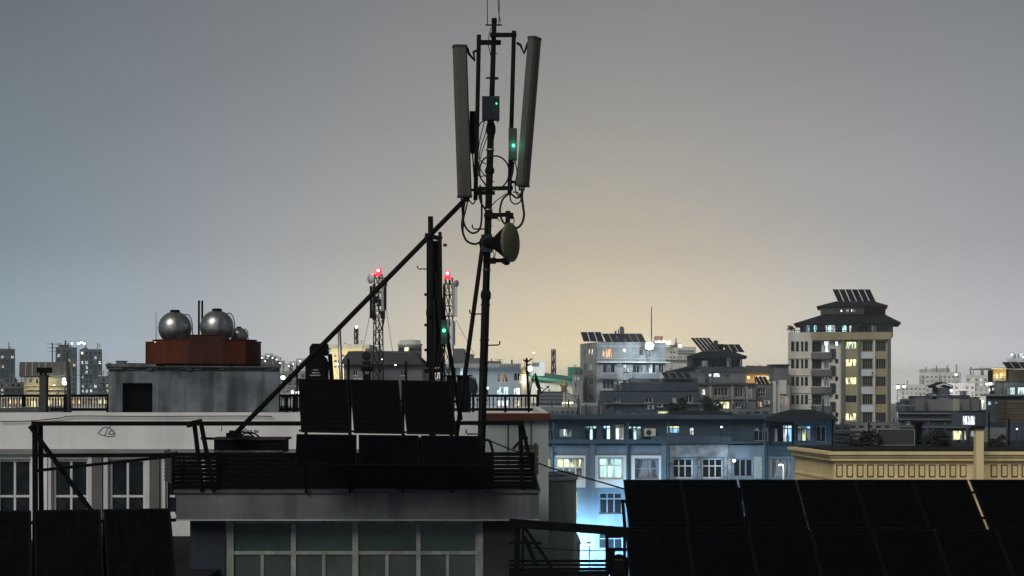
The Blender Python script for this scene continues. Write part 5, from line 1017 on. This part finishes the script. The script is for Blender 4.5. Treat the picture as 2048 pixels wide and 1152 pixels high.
solar_row('on the right roof half of the banded apartments', P(1212, 684, 290), P(1292, 684, 290), P(1204, 667, 293.5), 6, .07, G, cell=M_cellfar, frame=M_pframe, rim=.05)
for i, (px, y0, w) in enumerate(((1231, 662, .2), (1237, 658, .15), (1243, 653, .35), (1246, 655, .25))): MB().tube([P(px, y0, 294), P(px, 690, 294)], w, 8).build('roof_flue', M_dk, None, f'dark upright flue on the banded apartment roof, {("leftmost","second from left","second from right","rightmost")[i]}', 'flue', 'roof flues of the banded apartments')
fl_ = thing('floodlight', 'dazzling blue-white floodlight on the corner of the banded apartments', 'floodlight', P(1299, 705, 286)); c = P(1299, 692, 286)
MB().sphere(c, .72, 20, 14).build('lens', E_flood, fl_); MB().box(c.x - .9, c.x + .9, c.y + .3, c.y + .9, c.z - .6, c.z + .7).build('housing', M_dk, fl_); MB().tube([c + Vector((0, .9, 0)), Vector((c.x, c.y + .9, za - 3))], .12, 8).build('post', M_dk, fl_)
lampdata('flood_lamp', c + Vector((0, -3.6, 0)), 5000, (.66, .84, 1), .6, fl_)
# dark building in front
db, fd, zd = building('dark_stepped_house', 'dark blue-black stepped house in front of the banded apartments', 'building', (1212, 195), (1398, 195), 14, 782, M_dk, [W_(1232, 822, 1240, 832, M_glass), W_(1262, 826, 1272, 836, L_dim), W_(1315, 822, 1341, 834, L_yel, (3, 1)), W_(1228, 795, 1240, 805, M_glass), W_(1290, 795, 1305, 806, M_glass), W_(1345, 795, 1352, 806, L_dim), W_(1370, 790, 1385, 806, M_glass)], wd=.25)
for (x0, x1, y0, Y, m) in ((1246, 1398, 765, 199, M_dk), (1262, 1300, 757, 203, M_g2), (1330, 1395, 756, 202, M_dk)): mb = MB(); pbox(mb, x0, x1, y0, 790, Y, 5); mb.build('upper_storey', m, db)
mb = MB(); fd.box(mb, -.3, fd.L + .3, fd.uz(1300, 808)[1], fd.uz(1300, 806)[1], .003, .6); mb.build('ledge', M_g2, db)
solar_row('on the dark stepped house roof', P(1330, 757, 200), P(1385, 757, 200), P(1322, 745, 202), 4, .1, 'solar panels on the dark stepped house', cell=M_cellfar, frame=M_pframel, rim=.04)
# hazy building behind with illuminated sign
hz, fhz, zhz = building('hazy_beige_building', 'hazy beige building carrying a glowing sign behind the floodlight', 'building', (1306, 520), (1392, 520), 30, 694, M_ivory, winrow([(1340 + i * 7, 1344 + i * 7) for i in range(7)], [(703, 707), (713, 717), (723, 727)], M_glass) + [W_(1308, 697, 1330, 712, L_white, (3, 1))], wd=.3)
for (x0, x1, y0, y1) in ((1354, 1386, 698, 701), (1354, 1386, 704, 706), (1310, 1392, 717, 720)): mb = MB(); fhz.box(mb, fhz.uz(x0, y0)[0], fhz.uz(x1, y0)[0], fhz.uz(1350, y1)[1], fhz.uz(1350, y0)[1], .003, .8); mb.build('ledge', M_g3, hz)
mb = MB(); pbox(mb, 1311, 1326, 672, 681, 522, 4); mb.build('roof_hut', mat('orange_hut_paint', (.55, .28, .15), .9), hz)
t = thing('illuminated_sign', 'glowing white rooftop lettering right of the floodlight, too blurred to read', 'sign', P(1326, 694, 518)); pbox(MB(), 1310, 1342, 689, 690.2, 518, .4).build('rail', M_g2, t)
for i, (x0, x1, y0) in enumerate(((1310, 1313.5, 681.5), (1314.5, 1316, 683), (1317, 1320, 680), (1321, 1324.5, 682), (1325.5, 1328.5, 680), (1329.5, 1335, 682), (1336, 1341, 681.5))): pbox(MB(), x0, x1, y0, 689, 518, .3).build('letter', E_sign, t)
for px in (1314, 1338): pbox(MB(), px, px + .8, 690, 695, 518.5, .3).build('post', M_g2, t)
bulb('small white lamp at the hazy beige roof end', 1360, 692, 510, .9, E_bulb, post=18)
tm = thing('thin_radio_mast', 'very thin distant mast rising behind the floodlight', 'mast', P(1303, 700, 330)); MB().tube([P(1303, 614, 330), P(1303, 760, 330)], .10, 5, .22).build('pole', M_dk, tm); pbox(MB(), 1301, 1305, 640, 641, 330, .2).build('spreader', M_dk, tm)
# ================================================================== PAGODA-ROOFED HOUSE (230 m)
ph, fph, zph = building('hip_roofed_house', 'dark house with broad hipped roof and tilted solar panels left of the tower', 'house', (1362, 230), (1492, 230), 12, 737, M_g2, [W_(1416, 747, 1423, 753, L_white, (1, 1)), W_(1427, 746, 1440, 757, L_white, (3, 2), split=True), W_(1452, 748, 1462, 756, M_glass)], wd=.3, roofm=M_roofd)
up, fup, zup = building('top_storey', '', '', (1386, 232.5), (1481, 232.5), 8, 713, M_dk, [W_(1403, 721, 1417, 733, L_dim), W_(1422, 716, 1440, 735, M_glass, (3, 1)), W_(1446, 716, 1478, 735, [M_glass, L_dim, M_glass, M_glass], (4, 1), split=True)], base=zph + .003, root=ph, wallname='top_storey')
hip('hipped_roof', ph, 1373, 1494, 712.5, 1415, 1455, 699, 230.6, 12, M_roofd, .25, True)
mb = MB(); A = P(1342, 742, 229); B = P(1388, 731, 229); mb.prism([A, B, B + Vector((0, 10, 0)), A + Vector((0, 10, 0))], Vector((0, 0, -.2))); mb.build('side_roof', M_roofd, ph)
mb = MB(); pbox(mb, 1395, 1490, 733, 738, 229.2, .1); mb.build('balcony', M_dk, ph); mb = MB(); pbox(mb, 1428, 1436, 681, 702, 236, .7); mb.build('chimney', M_dk, ph); mb = MB(); pbox(mb, 1421, 1447, 688, 702, 237.5, 2); mb.build('roof_turret', M_roofd, ph)
for px in (1384, 1483): MB().tube([P(px, 714, 230.9), P(px, 737, 230.9)], .12, 6).build('porch_post', M_dk, ph)
G = 'solar panels on the hip-roofed house'
solar_row('of the big tilted bank on the hip-roofed house', P(1403, 702, 233), P(1441, 702, 233), P(1381, 675.5, 236), 5, .08, G, cell=M_cellfar, frame=M_pframel, rim=.06, lines=(1, 2)); solar_row('of the lower right bank on the hip-roofed house', P(1454, 704, 234), P(1489, 704, 234), P(1444, 688.5, 237), 3, .08, G, cell=M_cellfar, frame=M_pframe, rim=.05)
# olive house below
e1, fe1, ze1 = building('olive_grey_house', 'olive-grey house with yellow lit window below the hip-roofed house', 'house', (1398, 210), (1512, 210), 14, 766, mat('olive_grey_render', (.17, .17, .145), .9, 0, .2, .3, .2, 0, .3), [W_(1403, 778, 1411, 790, L_white), W_(1428, 776, 1456, 792, M_glass, (4, 1), split=True), W_(1470, 775, 1486, 795, M_glass, (3, 1)), W_(1494, 776, 1504, 795, L_dim), W_(1426, 803, 1459, 823, L_yel, (4, 2), b=[.7], split=True), W_(1470, 805, 1488, 815, M_glass, (3, 1))], wd=.3)
for y, d in ((767, .5), (798, .3)): mb = MB(); fe1.box(mb, -.2, fe1.L + .2, fe1.uz(1450, y + 1.6)[1], fe1.uz(1450, y)[1], .003, d); mb.build('ledge', M_g2, e1)
for x in (1418, 1462, 1490): mb = MB(); fe1.box(mb, fe1.uz(x, 780)[0], fe1.uz(x + 5, 780)[0], 5, fe1.uz(1450, 769)[1], .003, .2); mb.build('pier', M_g1, e1)
e2, fe2, ze2 = building('grey_side_house', 'small grey house with an orange lit window beside the olive-grey house', 'house', (1512.5, 212), (1546, 212), 12, 768, M_g2, [W_(1516, 776, 1531, 793, M_glass, (3, 2), split=True), W_(1515, 803, 1524, 814, L_or, (2, 2), split=True)], wd=.3)
solar_row('on the small grey side house', P(1516, 768, 212.5), P(1539, 768, 212.5), P(1508, 753, 215), 3, .08, 'solar panels on the small grey side house', cell=M_cellfar, rim=.04, frame=M_pframel)
of, fof, zof = building('orange_lit_house', 'distant house glowing orange between the hip-roofed house and the tower', 'house', (1489, 380), (1552, 380), 14, 747, mat('apricot_render', (.62, .40, .20), .9, 0, .15, .3), [W_(1494, 752, 1500, 758, L_warm), W_(1510, 751, 1545, 759, L_warm, (7, 1)), W_(1495, 765, 1545, 772, L_or, (7, 1))], wd=.3)
mb = MB(); A = P(1486, 747, 379); B = P(1555, 747, 379); C = P(1550, 735, 388); D = P(1492, 733, 388); mb.prism([A, B, C, D], Vector((0, 0, .3))); mb.build('roof', M_roof, of); lampdata('orange_light', P(1520, 752, 372), 1200, (1, .6, .22), .4, of)
# columned block left of the tower
gb, fgb, zgb = building('columned_grey_block', 'narrow grey block with pale columns against the tower left side', 'building', (1531, 242), (1580, 242), 10, 768, M_g1, [W_(1545, 790, 1552, 806, M_glass, (1, 1)), W_(1560, 790, 1566, 806, L_dimw, (1, 1)), W_(1569, 792, 1577, 810, L_dimw)], wd=.2, rot=True)
for x0, x1, y0, y1 in ((1533, 1541, 762, 792), (1545, 1552, 762, 830), (1559, 1573, 760, 788), (1557, 1560, 760, 830)): mb = MB(); fgb.box(mb, fgb.uz(x0, 780)[0], fgb.uz(x1, 780)[0], fgb.uz(1550, y1)[1], fgb.uz(1550, y0)[1], .003, .35); mb.build('column', M_g3, gb)
mb = MB(); pbox(mb, 1549, 1577, 731, 768, 243.5, 5); mb.build('upper_block', M_g2, gb); mb = MB(); pbox(mb, 1545, 1580, 728.5, 731, 243, 6); mb.build('roof_slab', M_roofd, gb)
# ================================================================== THE TALL TOWER (248 m)
YH = 248.0; tw_ = []
r4 = [(683, 703), (719, 737), (754, 772), (790, 809), (826, 842)]
for (y0, y1) in r4:
    for x0, x1 in ((1582, 1589), (1592, 1598), (1602, 1607), (1610, 1616)): tw_.append(W_(x0, y0, x1, y1, M_glass, (1, 2), fw=.08, f=M_g2))
    tw_.append(W_(1624, y0, 1643, y1 + 1, M_glass, (3, 1), f=M_g2)); tw_.append(W_(1648, y0 - 1, 1659, y1 + 1, L_white if y0 < 690 else L_dim, (2, 1), f=M_wframew)); tw_.append(W_(1670, y0 - 1, 1677, y0 + 9, L_white if y0 < 690 else M_glass, (1, 1), f=M_wframew))
th, fth, zth = building('balcony_tower', 'tall pale tower wing with stacked balconies, left half of the tallest building', 'building', (1576, YH), (1682, YH - 1.9), 16, 665, M_ivory, tw_, wd=.5, parapet=.6)
for i, (y0, y1) in enumerate(r4):
    mb = MB(); fth.box(mb, fth.uz(1622, y1)[0], fth.uz(1663, y1)[0], fth.uz(1640, y1 + 14)[1], fth.uz(1640, y1 + 2)[1], .75, .9); fth.box(mb, fth.uz(1622, y1)[0], fth.uz(1663, y1)[0], fth.uz(1640, y1 + 15)[1], fth.uz(1640, y1 + 14.1)[1], .003, .9); mb.build('balcony', M_g2, th)
    for k in range(4): mb = MB(); fth.box(mb, fth.uz(1660, y1)[0], fth.uz(1671, y1)[0], fth.uz(1665, y1 - 3 + k * 5)[1], fth.uz(1665, y1 - 5.6 + k * 5)[1], .003, .5); mb.build('louvre', M_dk, th)
    mb = MB(); fth.box(mb, 0, fth.uz(1619, y1)[0], fth.uz(1600, y1 + 14)[1], fth.uz(1600, y1 + 12.8)[1], .003, .2); mb.build('ledge', M_ivory, th)
    for x in (1590, 1608): mb = MB(); fth.box(mb, fth.uz(x, y1)[0], fth.uz(x + 1.3, y1)[0], fth.uz(1600, y1 + 12.5)[1], fth.uz(1600, y0 - 2)[1], .003, .16); mb.build('mullion', M_ivory, th)
    if i < 4: rnk = random.Random(i); shrub(f'pot plants on the {("top","second highest","third highest","fourth highest")[i]} tower balcony', 1629 + i * 3, y1 + 1, 5, YH - .45, zth - (y1 + 2 - 665) / F * YH - .9, 'balcony_plant', 'plant', 160, 1, .16, M_leaf, 50 + i)
mb = MB(); fth.box(mb, fth.uz(1672, 700)[0], fth.L, 0, fth.uz(1675, 680)[1], .003, .35) if False else fth.box(mb, fth.uz(1679, 700)[0], fth.L, 0, fth.uz(1675, 679)[1], .003, .4); mb.build('corner_pier', M_g3, th)
ol = []
for i, (y0, y1) in enumerate(((683, 698), (718, 733), (754, 769), (791, 805), (826, 841))):
    ol.append(W_(1691, y0, 1713, y1, [L_lime, L_white, L_lime] if i == 0 else [L_yel] * 3 if i != 3 else [M_glass] * 3, (3, 1), split=True, f=M_g2))
for i, (y0, y1) in enumerate(((683, 703), (718, 738), (753, 773), (789, 809), (825, 845))):
    ol.append(W_(1725, y0, 1745, y1, M_glass, (4, 1), f=M_g1, fw=.08)); ol.append(W_(1752, y0, 1772, y1, M_glass, (4, 1), f=M_g1, fw=.08))
to, fo, zo = building('olive_tower', 'tall olive tower wing with lit stairwell windows, right half of the tallest building', 'building', (1682.5, YH - 2.5), (1782, YH - 4.2), 16, 665, M_olive, ol, wd=.4, parapet=.6, side_r=[])
for x0, x1 in ((1683, 1689), (1715.5, 1721), (1746.5, 1750), (1775, 1781.5)): mb = MB(); fo.box(mb, fo.uz(x0, 700)[0], fo.uz(x1, 700)[0], 0, fo.uz(1700, 680)[1], .003, .45); mb.build('pier', M_g2 if x0 != 1746.5 else M_g3, to)
for (y0, y1) in ((704.5, 717), (739.5, 752), (774.5, 788), (810.5, 824)): mb = MB(); fo.box(mb, fo.uz(1722, y0)[0], fo.uz(1746, y0)[0], fo.uz(1735, y1)[1], fo.uz(1735, y0)[1], .003, .2); mb.build('spandrel', M_palebl, to)
mb = MB(); fo.box(mb, fo.uz(1622, 670)[0], fo.L + .05, fo.uz(1700, 679.5)[1], zo + .003, .46, .6); mb.build('top_band', M_olive, to)
# terrace, penthouses and roofs
pt_ = thing('tower_penthouse', 'two-tier penthouse with dark hipped roofs on top of the tallest building', 'penthouse', P(1690, 665, YH + 6)); zb = zo + .004
ws = [W_(1600, 651, 1607, 664, M_glass, (1, 1)), W_(1612, 650, 1620, 664, L_cyan, (2, 1)), W_(1627, 650, 1634, 664, L_cyan, (1, 1)), W_(1651, 650, 1671, 664, [L_white, L_cyan, L_white], (3, 1), split=True), W_(1684, 650, 1694, 664, L_cyan), W_(1698, 651, 1704, 664, L_white, (1, 1)), W_(1715, 651, 1735, 664, M_glass, (4, 1)), W_(1742, 651, 1752, 664, L_dim)]
_, fpt, zpt = building('x', '', '', (1600, YH + 2.4), (1786, YH + 2.4), 9, 646, M_g1, ws, base=zb - .6, root=pt_, wallname='lower_storey', rot=True)
hip('lower_roof', pt_, 1587, 1802, 647, 1650, 1765, 627, YH - .4, 14, M_roofd, .16, True)
_, f2_, z2_ = building('x', '', '', (1641, YH + 5), (1771, YH + 5), 7, 611, M_ivory, [W_(1680, 619, 1686, 624, L_white, (1, 1)), W_(1692, 618, 1712, 624, [L_white, M_glass, L_white, L_dim], (4, 1), split=True)], base=zpt, root=pt_, wallname='upper_storey', rot=True)
mb = MB(); f2_.box(mb, f2_.uz(1729, 620)[0], f2_.L, z2_ - 2.0, z2_ - .1, .003, .15); mb.build('board_panel', mat('russet_boards', (.12, .06, .035), .9, 0, .3, 1), pt_)
hip('upper_roof', pt_, 1633, 1776, 612.5, 1672, 1745, 602, YH + 2.2, 11, M_roofd, .15, True)
tr = thing('terrace_railing', 'dark railing round the tall tower terrace', 'railing', P(1690, 665, YH))
MB().bar(P(1577, 660.5, YH + .2), P(1782, 660.5, YH + .2), .1).build('top_rail', M_dk, tr)
for px in range(1578, 1784, 5): MB().bar(P(px, 660, YH + .2), P(px, 666, YH + .2), .06).build('post', M_dk, tr)
for i, (px, w) in enumerate(((1580, 4), (1584, 3.5), (1763, 7), (1775, 4))): shrub(f'dark pot shrub on the tower terrace, {("at the far left corner","next to the left corner one","large one on the right","small one at the right end")[i]}', px, 659 if i > 1 else 656.5, w, YH + .6, zb - .6, 'pot_shrub', 'shrub', 200, 1, .16, M_leaf, 70 + i)
solar_row('of the slanted bank on top of the tallest building', P(1676, 604, YH + 4.5), P(1752, 604, YH + 4.5), P(1665, 578.5, YH + 7.5), 6, .11, 'solar panels on the tallest building', cell=M_cellfar, frame=M_pframel, rim=.05)
# ================================================================== RIGHT SIDE HOUSES
jr, fj, zj = building('dark_terrace_house', 'dark blue-grey terraced house right of the tall tower', 'house', (1796, 160), (1990, 160), 14, 822, M_dk, [W_(1905, 861, 1924, 880, L_yel, (3, 1), split=True), W_(1928, 861, 1938, 880, L_yel, (2, 1)), W_(1941, 861, 1952, 873, L_cyan), W_(1812, 842, 1820, 850, L_dim), W_(1925, 831, 1950, 850, L_white, (3, 1)), W_(1976, 860, 1983, 869, L_cyan), W_(1984.5, 861, 1987.5, 869, L_cyan, (1, 1))], wd=.25, rot=True)
for x0, x1, y0, Y, m in ((1828, 1962, 799, 163, M_g2), (1846, 1915, 792, 166, M_dk), (1920, 1940, 790, 166, M_dk), (1880, 1895, 788, 168, M_g2)): mb = MB(); pbox(mb, x0, x1, y0, 830, Y, 6); mb.build('upper_block', m, jr)
for y in (826, 838, 853): mb = MB(); fj.box(mb, 0, fj.L * (.55 if y != 853 else 1), fj.uz(1850, y + 2)[1], fj.uz(1850, y)[1], .003, .5); mb.build('ledge', M_g2, jr)
for i, (x0, x1, y0, Y, m) in enumerate(((1832, 1849, 794, 162, M_g2), (1906, 1919, 796, 161.5, M_g1), (1944, 1959, 795, 162, M_g2), (1800, 1811, 806, 163, M_g2), (1816, 1824, 803, 165, M_dk), (1866, 1872, 787, 166, M_g1), (1927, 1933, 783, 167, M_g2))):
    mb = MB(); pbox(mb, x0, x1, y0, 824, Y, 1.5); mb.build('roof_room', m, jr); mb = MB(); pbox(mb, x0 - .8, x1 + .8, y0 - 1.2, y0 - .1, Y - .1, 1.8); mb.build('roof_lid', M_dk, jr)
for px in range(1798, 1828, 4): pbox(MB(), px, px + 1.4, 812, 822, 160.2, .15).build('baluster', M_dk, jr)
pbox(MB(), 1796, 1828, 810, 812.5, 160.1, .3).build('balustrade_rail', M_g2, jr)
cp = thing('gabled_cupola', 'small gabled roof cupola with pale gable edge above the dark terraced house', 'cupola', P(1887, 795, 170)); pbox(MB(), 1877, 1900, 775, 800, 170, 2.5).build('wall', M_dk, cp)
mb = MB(); mb.prism([P(1871, 771, 169.8), P(1888, 764, 169.8), P(1906, 771, 169.8), P(1906, 776, 169.8), P(1888, 770, 169.8), P(1871, 776, 169.8)], Vector((0, 3, 0))); mb.build('roof', M_roofd, cp)
mb = MB(); mb.prism([P(1872.5, 771.5, 169.7), P(1888, 766.5, 169.7), P(1904.5, 771.5, 169.7), P(1904.5, 774, 169.7), P(1888, 769, 169.7), P(1872.5, 774, 169.7)], Vector((0, .09, 0))); mb.build('gable_trim', M_g3, cp)
lampdata('cupola_light', P(1902, 781, 168), 40, (.9, .95, 1), .1, cp)
bulb('small white lamp at the right side of the gabled cupola', 1902, 781, 168.5, .2, E_bulb)
kr, fk, zk = building('blue_lit_house', 'dark house with blue lit windows and yellow top room at the right edge', 'house', (1972, 150), (2130, 150), 12, 792, M_dk, [W_(1976, 802, 1982, 810, L_cyan, (1, 1)), W_(1990, 802, 1996, 811, L_white, (1, 1)), W_(2008, 802, 2015, 817, L_white, (1, 1)), W_(2003, 832, 2012, 840, L_cyan)], wd=.25, rot=True)
mb = MB(); fk.box(mb, -.5, fk.L, zk + .003, zk + .18, -12, .5); mb.build('roof_ledge', M_g2, kr)
_, fk2, zk2 = building('x', '', '', (1990, 153), (2130, 153), 8, 763, M_dk, [W_(2015, 774, 2030, 792, [L_dim, L_cyan, L_cyan], (3, 1), split=True), W_(2035, 774, 2058, 792, [L_cyan, L_white, L_blue], (3, 1), split=True)], base=zk + .2, root=kr, wallname='upper_storey', rot=True)
_, fk3, zk3 = building('x', '', '', (1986, 154.5), (2012, 154.5), 6, 735, mat('bright_yellow_render', (.75, .60, .28), .9, 0, .15, .5), [W_(1991, 745, 1996, 760, L_warm, (1, 1)), W_(2000, 745, 2006, 760, L_warm, (1, 1))], base=zk2 + .1, root=kr, wallname='top_room', rot=True)
lampdata('yellow_room_light', P(1999, 750, 151.5), 220, (1, .8, .42), .3, kr); mb = MB(); pbox(mb, 1983, 2040, 735.5, 738, 153.6, 7.5); mb.build('top_slab', M_ivory, kr); mb = MB(); pbox(mb, 2012.5, 2130, 739, 763, 155, 6); mb.build('side_room', M_g2, kr)
for px in range(1987, 2012, 3): pbox(MB(), px, px + .8, 757, 763, 152.4, .06).build('railing_post', M_dk, kr)
pbox(MB(), 1985, 2013, 756, 757, 152.35, .15).build('railing_top', M_dk, kr)
solar_row('on the roof at the right edge', P(2014, 737, 153), P(2110, 737, 153), P(2004, 724, 155), 6, .06, 'solar panels on the roof at the right edge', cell=M_cellfar, rim=.03, frame=M_pframel)
cbx = thing('corrugated_water_box', 'brown corrugated metal box at the right edge', 'box', P(2040, 846, 120)); 
for k in range(8): pbox(MB(), 2014, 2100, 801 + k * 5.6, 806 + k * 5.6, 120 + .05 * (k % 2), 3).build('metal_sheet', mat('rusty_sheet', (.10, .085, .065), .8, 0, .3, 1), cbx)
pbox(MB(), 2012, 2102, 846, 1100, 119.9, 4).build('base', M_dk, cbx)
hs = [('hazy_block', 'very hazy block behind the solar panels at the right edge', 2014, 2080, 1150, 717, 6, rows(723, 9, 4, 5), .3), ('hazy_block', 'hazy pale block with flat roof, largest of the far right group', 1842, 1920, 1250, 745, 9, rows(752, 9, 4, 5), .3), ('hazy_block', 'hazy pale block right of the largest far right block', 1932, 1992, 1150, 750, 7, rows(757, 10, 5, 4), .35), ('hazy_block', 'hazy low block just right of the tall tower', 1794, 1852, 1200, 769, 7, rows(776, 9, 4, 3), .2), ('hazy_block', 'hazy slab peeking between the two far right blocks', 1866, 1950, 1050, 766, 8, rows(773, 10, 5, 3), .25)]
for i, (nm, lb, a, b, Y, top, n_, ys, q) in enumerate(hs): tower(nm, lb, a, b, Y, top, mat('haze_pale_render', (.82, .82, .80), .9, 0, .15, .1), n_, ys, q * .5, seed=40 + i, lm=[L_white, L_warm, L_dim], glass=M_g2)  # far haze put into pale walls and grey panes
for i, (px, z_, Y) in enumerate(((1815, 16, 1010), (1890, 16, 1010), (1965, 16, 960))):
    x = P(px, 0, Y).x; t = thing('street_lamp', ['far street lamp in front of the hazy low block', 'far street lamp in front of the largest hazy block', 'far street lamp in front of the right hazy block'][i], 'street lamp', Vector((x, Y, 0)), 'far street lamps on the right'); MB().tube([Vector((x, Y, 0)), Vector((x, Y, z_))], .15, 6).build('post', M_g2, t); MB().sphere(Vector((x, Y, z_)), .7, 10, 8).build('bulb', E_bulb, t); lampdata('street_light', Vector((x, Y - 1.5, z_ + 1)), 22000, (1, .95, .88), .5, t)
t = thing('roof_storey_hut', 'hazy roof hut on the largest far right block', 'hut', P(1885, 745, 1255)); pbox(MB(), 1844, 1868, 738.5, 745.2, 1256, 8).build('wall', M_g3, t); pbox(MB(), 1867, 1900, 736.5, 745.2, 1254, 8).build('tall_wall', M_g3, t)
for i, (px, py, Y, r_) in enumerate(((1799, 722, 900, .9), (1840, 731, 900, .9), (1912, 749, 600, .9), (1980, 755, 540, .9), (1974, 768, 540, .9), (1981, 768, 540, 1.1), (1981, 780, 540, 1.0), (1796, 774, 560, 1.2), (1808, 773, 560, 1.0), (1810, 803, 400, .8), (2024, 709, 1150, 1.5), (2042, 709, 1150, 1.2), (2046, 714, 1140, .9), (1945, 796, 400, .8), (1938, 826, 300, .6), (2034, 858, 118, .12))):
    if i < 2: continue
    bulb(f'white point of light on the far right, {ORD[i] if i < 16 else i} counting left to right' if False else ['lone tiny light right of the tall tower roof', 'tiny light left of the largest far right block', 'light on the largest far right block', 'upper light left of the yellow top room', 'left light of the pair below the yellow top room', 'right light of the pair below the yellow top room', 'lower light left of the blue lit house', 'bright light touching the tall tower right edge', 'second light just right of the tall tower edge', 'light below the hazy low block', 'brightest light above the right edge house', 'light at the right frame edge above the house', 'lowest light at the right frame edge', 'bluish light above the dark terraced house', 'light in front of the dark terraced house', 'tiny light on the dark wall at the right edge'][i], px, py, Y, r_, m=lit('bulb_hazy', (.88, .96, 1), 3.0, 0), post=max(0, CZ + (HY - py) / F * Y - 6))
# ================================================================== HILLSIDE, left and centre: scattered lights and small houses
spots = [(524, 716), (530, 722), (537, 712), (545, 716), (553, 719), (560, 726), (533, 730), (578, 732), (586, 728), (600, 722), (843, 627), (803, 627), (735, 733), (1180, 735), (1322, 735), (820, 735)]
for i, (px, py) in enumerate(spots):
    if py < 700 or px > 610: continue
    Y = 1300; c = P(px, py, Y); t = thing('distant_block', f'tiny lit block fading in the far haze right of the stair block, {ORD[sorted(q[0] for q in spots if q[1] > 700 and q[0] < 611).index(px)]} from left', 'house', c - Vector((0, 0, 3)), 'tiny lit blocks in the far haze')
    MB().box(c.x - 3.6, c.x + 3.6, Y, Y + 4, 2, c.z + 2).build('wall', mat('haze_pale_render', (.8, .8, .8)), t); MB().box(c.x - 3.8, c.x + 3.8, Y - .3, Y + 4.3, c.z + 2.01, c.z + 2.3).build('roof', M_g3, t); MB().box(c.x - .8, c.x + .8, Y - .15, Y - .02, c.z - .6, c.z + .6).build('window', lit('far_window', (.9, .97, 1), 2.2, 0), t)  # walls coloured pale as if faded into the haze
# ================================================================== filler houses in the gaps of the middle distance
rn = random.Random(99)
fill = [(228, 300, 330, 700), (470, 560, 260, 768), (560, 660, 340, 762), (845, 890, 260, 757), (1040, 1170, 380, 792), (1680, 1800, 130, 846), (1290, 1400, 330, 748), (1500, 1560, 300, 790), (1150, 1215, 240, 832), (1400, 1540, 150, 818), (1980, 2120, 220, 770), (1600, 1700, 125, 850), (1785, 1900, 105, 868), (1900, 2120, 100, 885)]
lb = ['grey house hidden behind the orange surround', 'grey house behind the stair block right end', 'grey house behind the black bottle-shaped tank', 'grey house behind the shorter mast', 'low far houses behind the domed shrine', 'dark flat house at the foot of the tall tower', 'grey house behind the dark stepped house', 'grey house behind the columned block', 'low house at the foot of the banded apartments', 'low dark flat house in front of the olive-grey house', 'grey house behind the blue lit house', 'low dark house behind the corner pavilion', 'low dark house behind the framed board', 'long dark low house above the cream building right end']
for (x0, x1, Y, top), l_ in zip(fill[1:], lb[1:]): tower('filler_house'.replace('filler', 'flat_roofed'), l_, x0, x1, Y, top, rn.choice([M_g2, M_dk, M_dk]), max(3, int((x1 - x0) / 16)), rows(top + 5, 13 * 200 / Y if Y > 200 else 16, 6, 3), .12, seed=int(x0), parapet=.4)
# ================================================================== haze over the whole city
hb = MB(); hb.box(-1500, 1500, -120, 2600, -1.0, 56.0)
m = bpy.data.materials.new('haze'); m.use_nodes = True; t = m.node_tree; t.nodes.clear(); o = t.nodes.new('ShaderNodeOutputMaterial'); v = t.nodes.new('ShaderNodeVolumePrincipled')
v.inputs['Color'].default_value = (.93, .95, .97, 1); v.inputs['Density'].default_value = .00036; v.inputs['Anisotropy'].default_value = .75; t.links.new(v.outputs[0], o.inputs['Volume'])
hb.build('haze', m, kind='stuff')
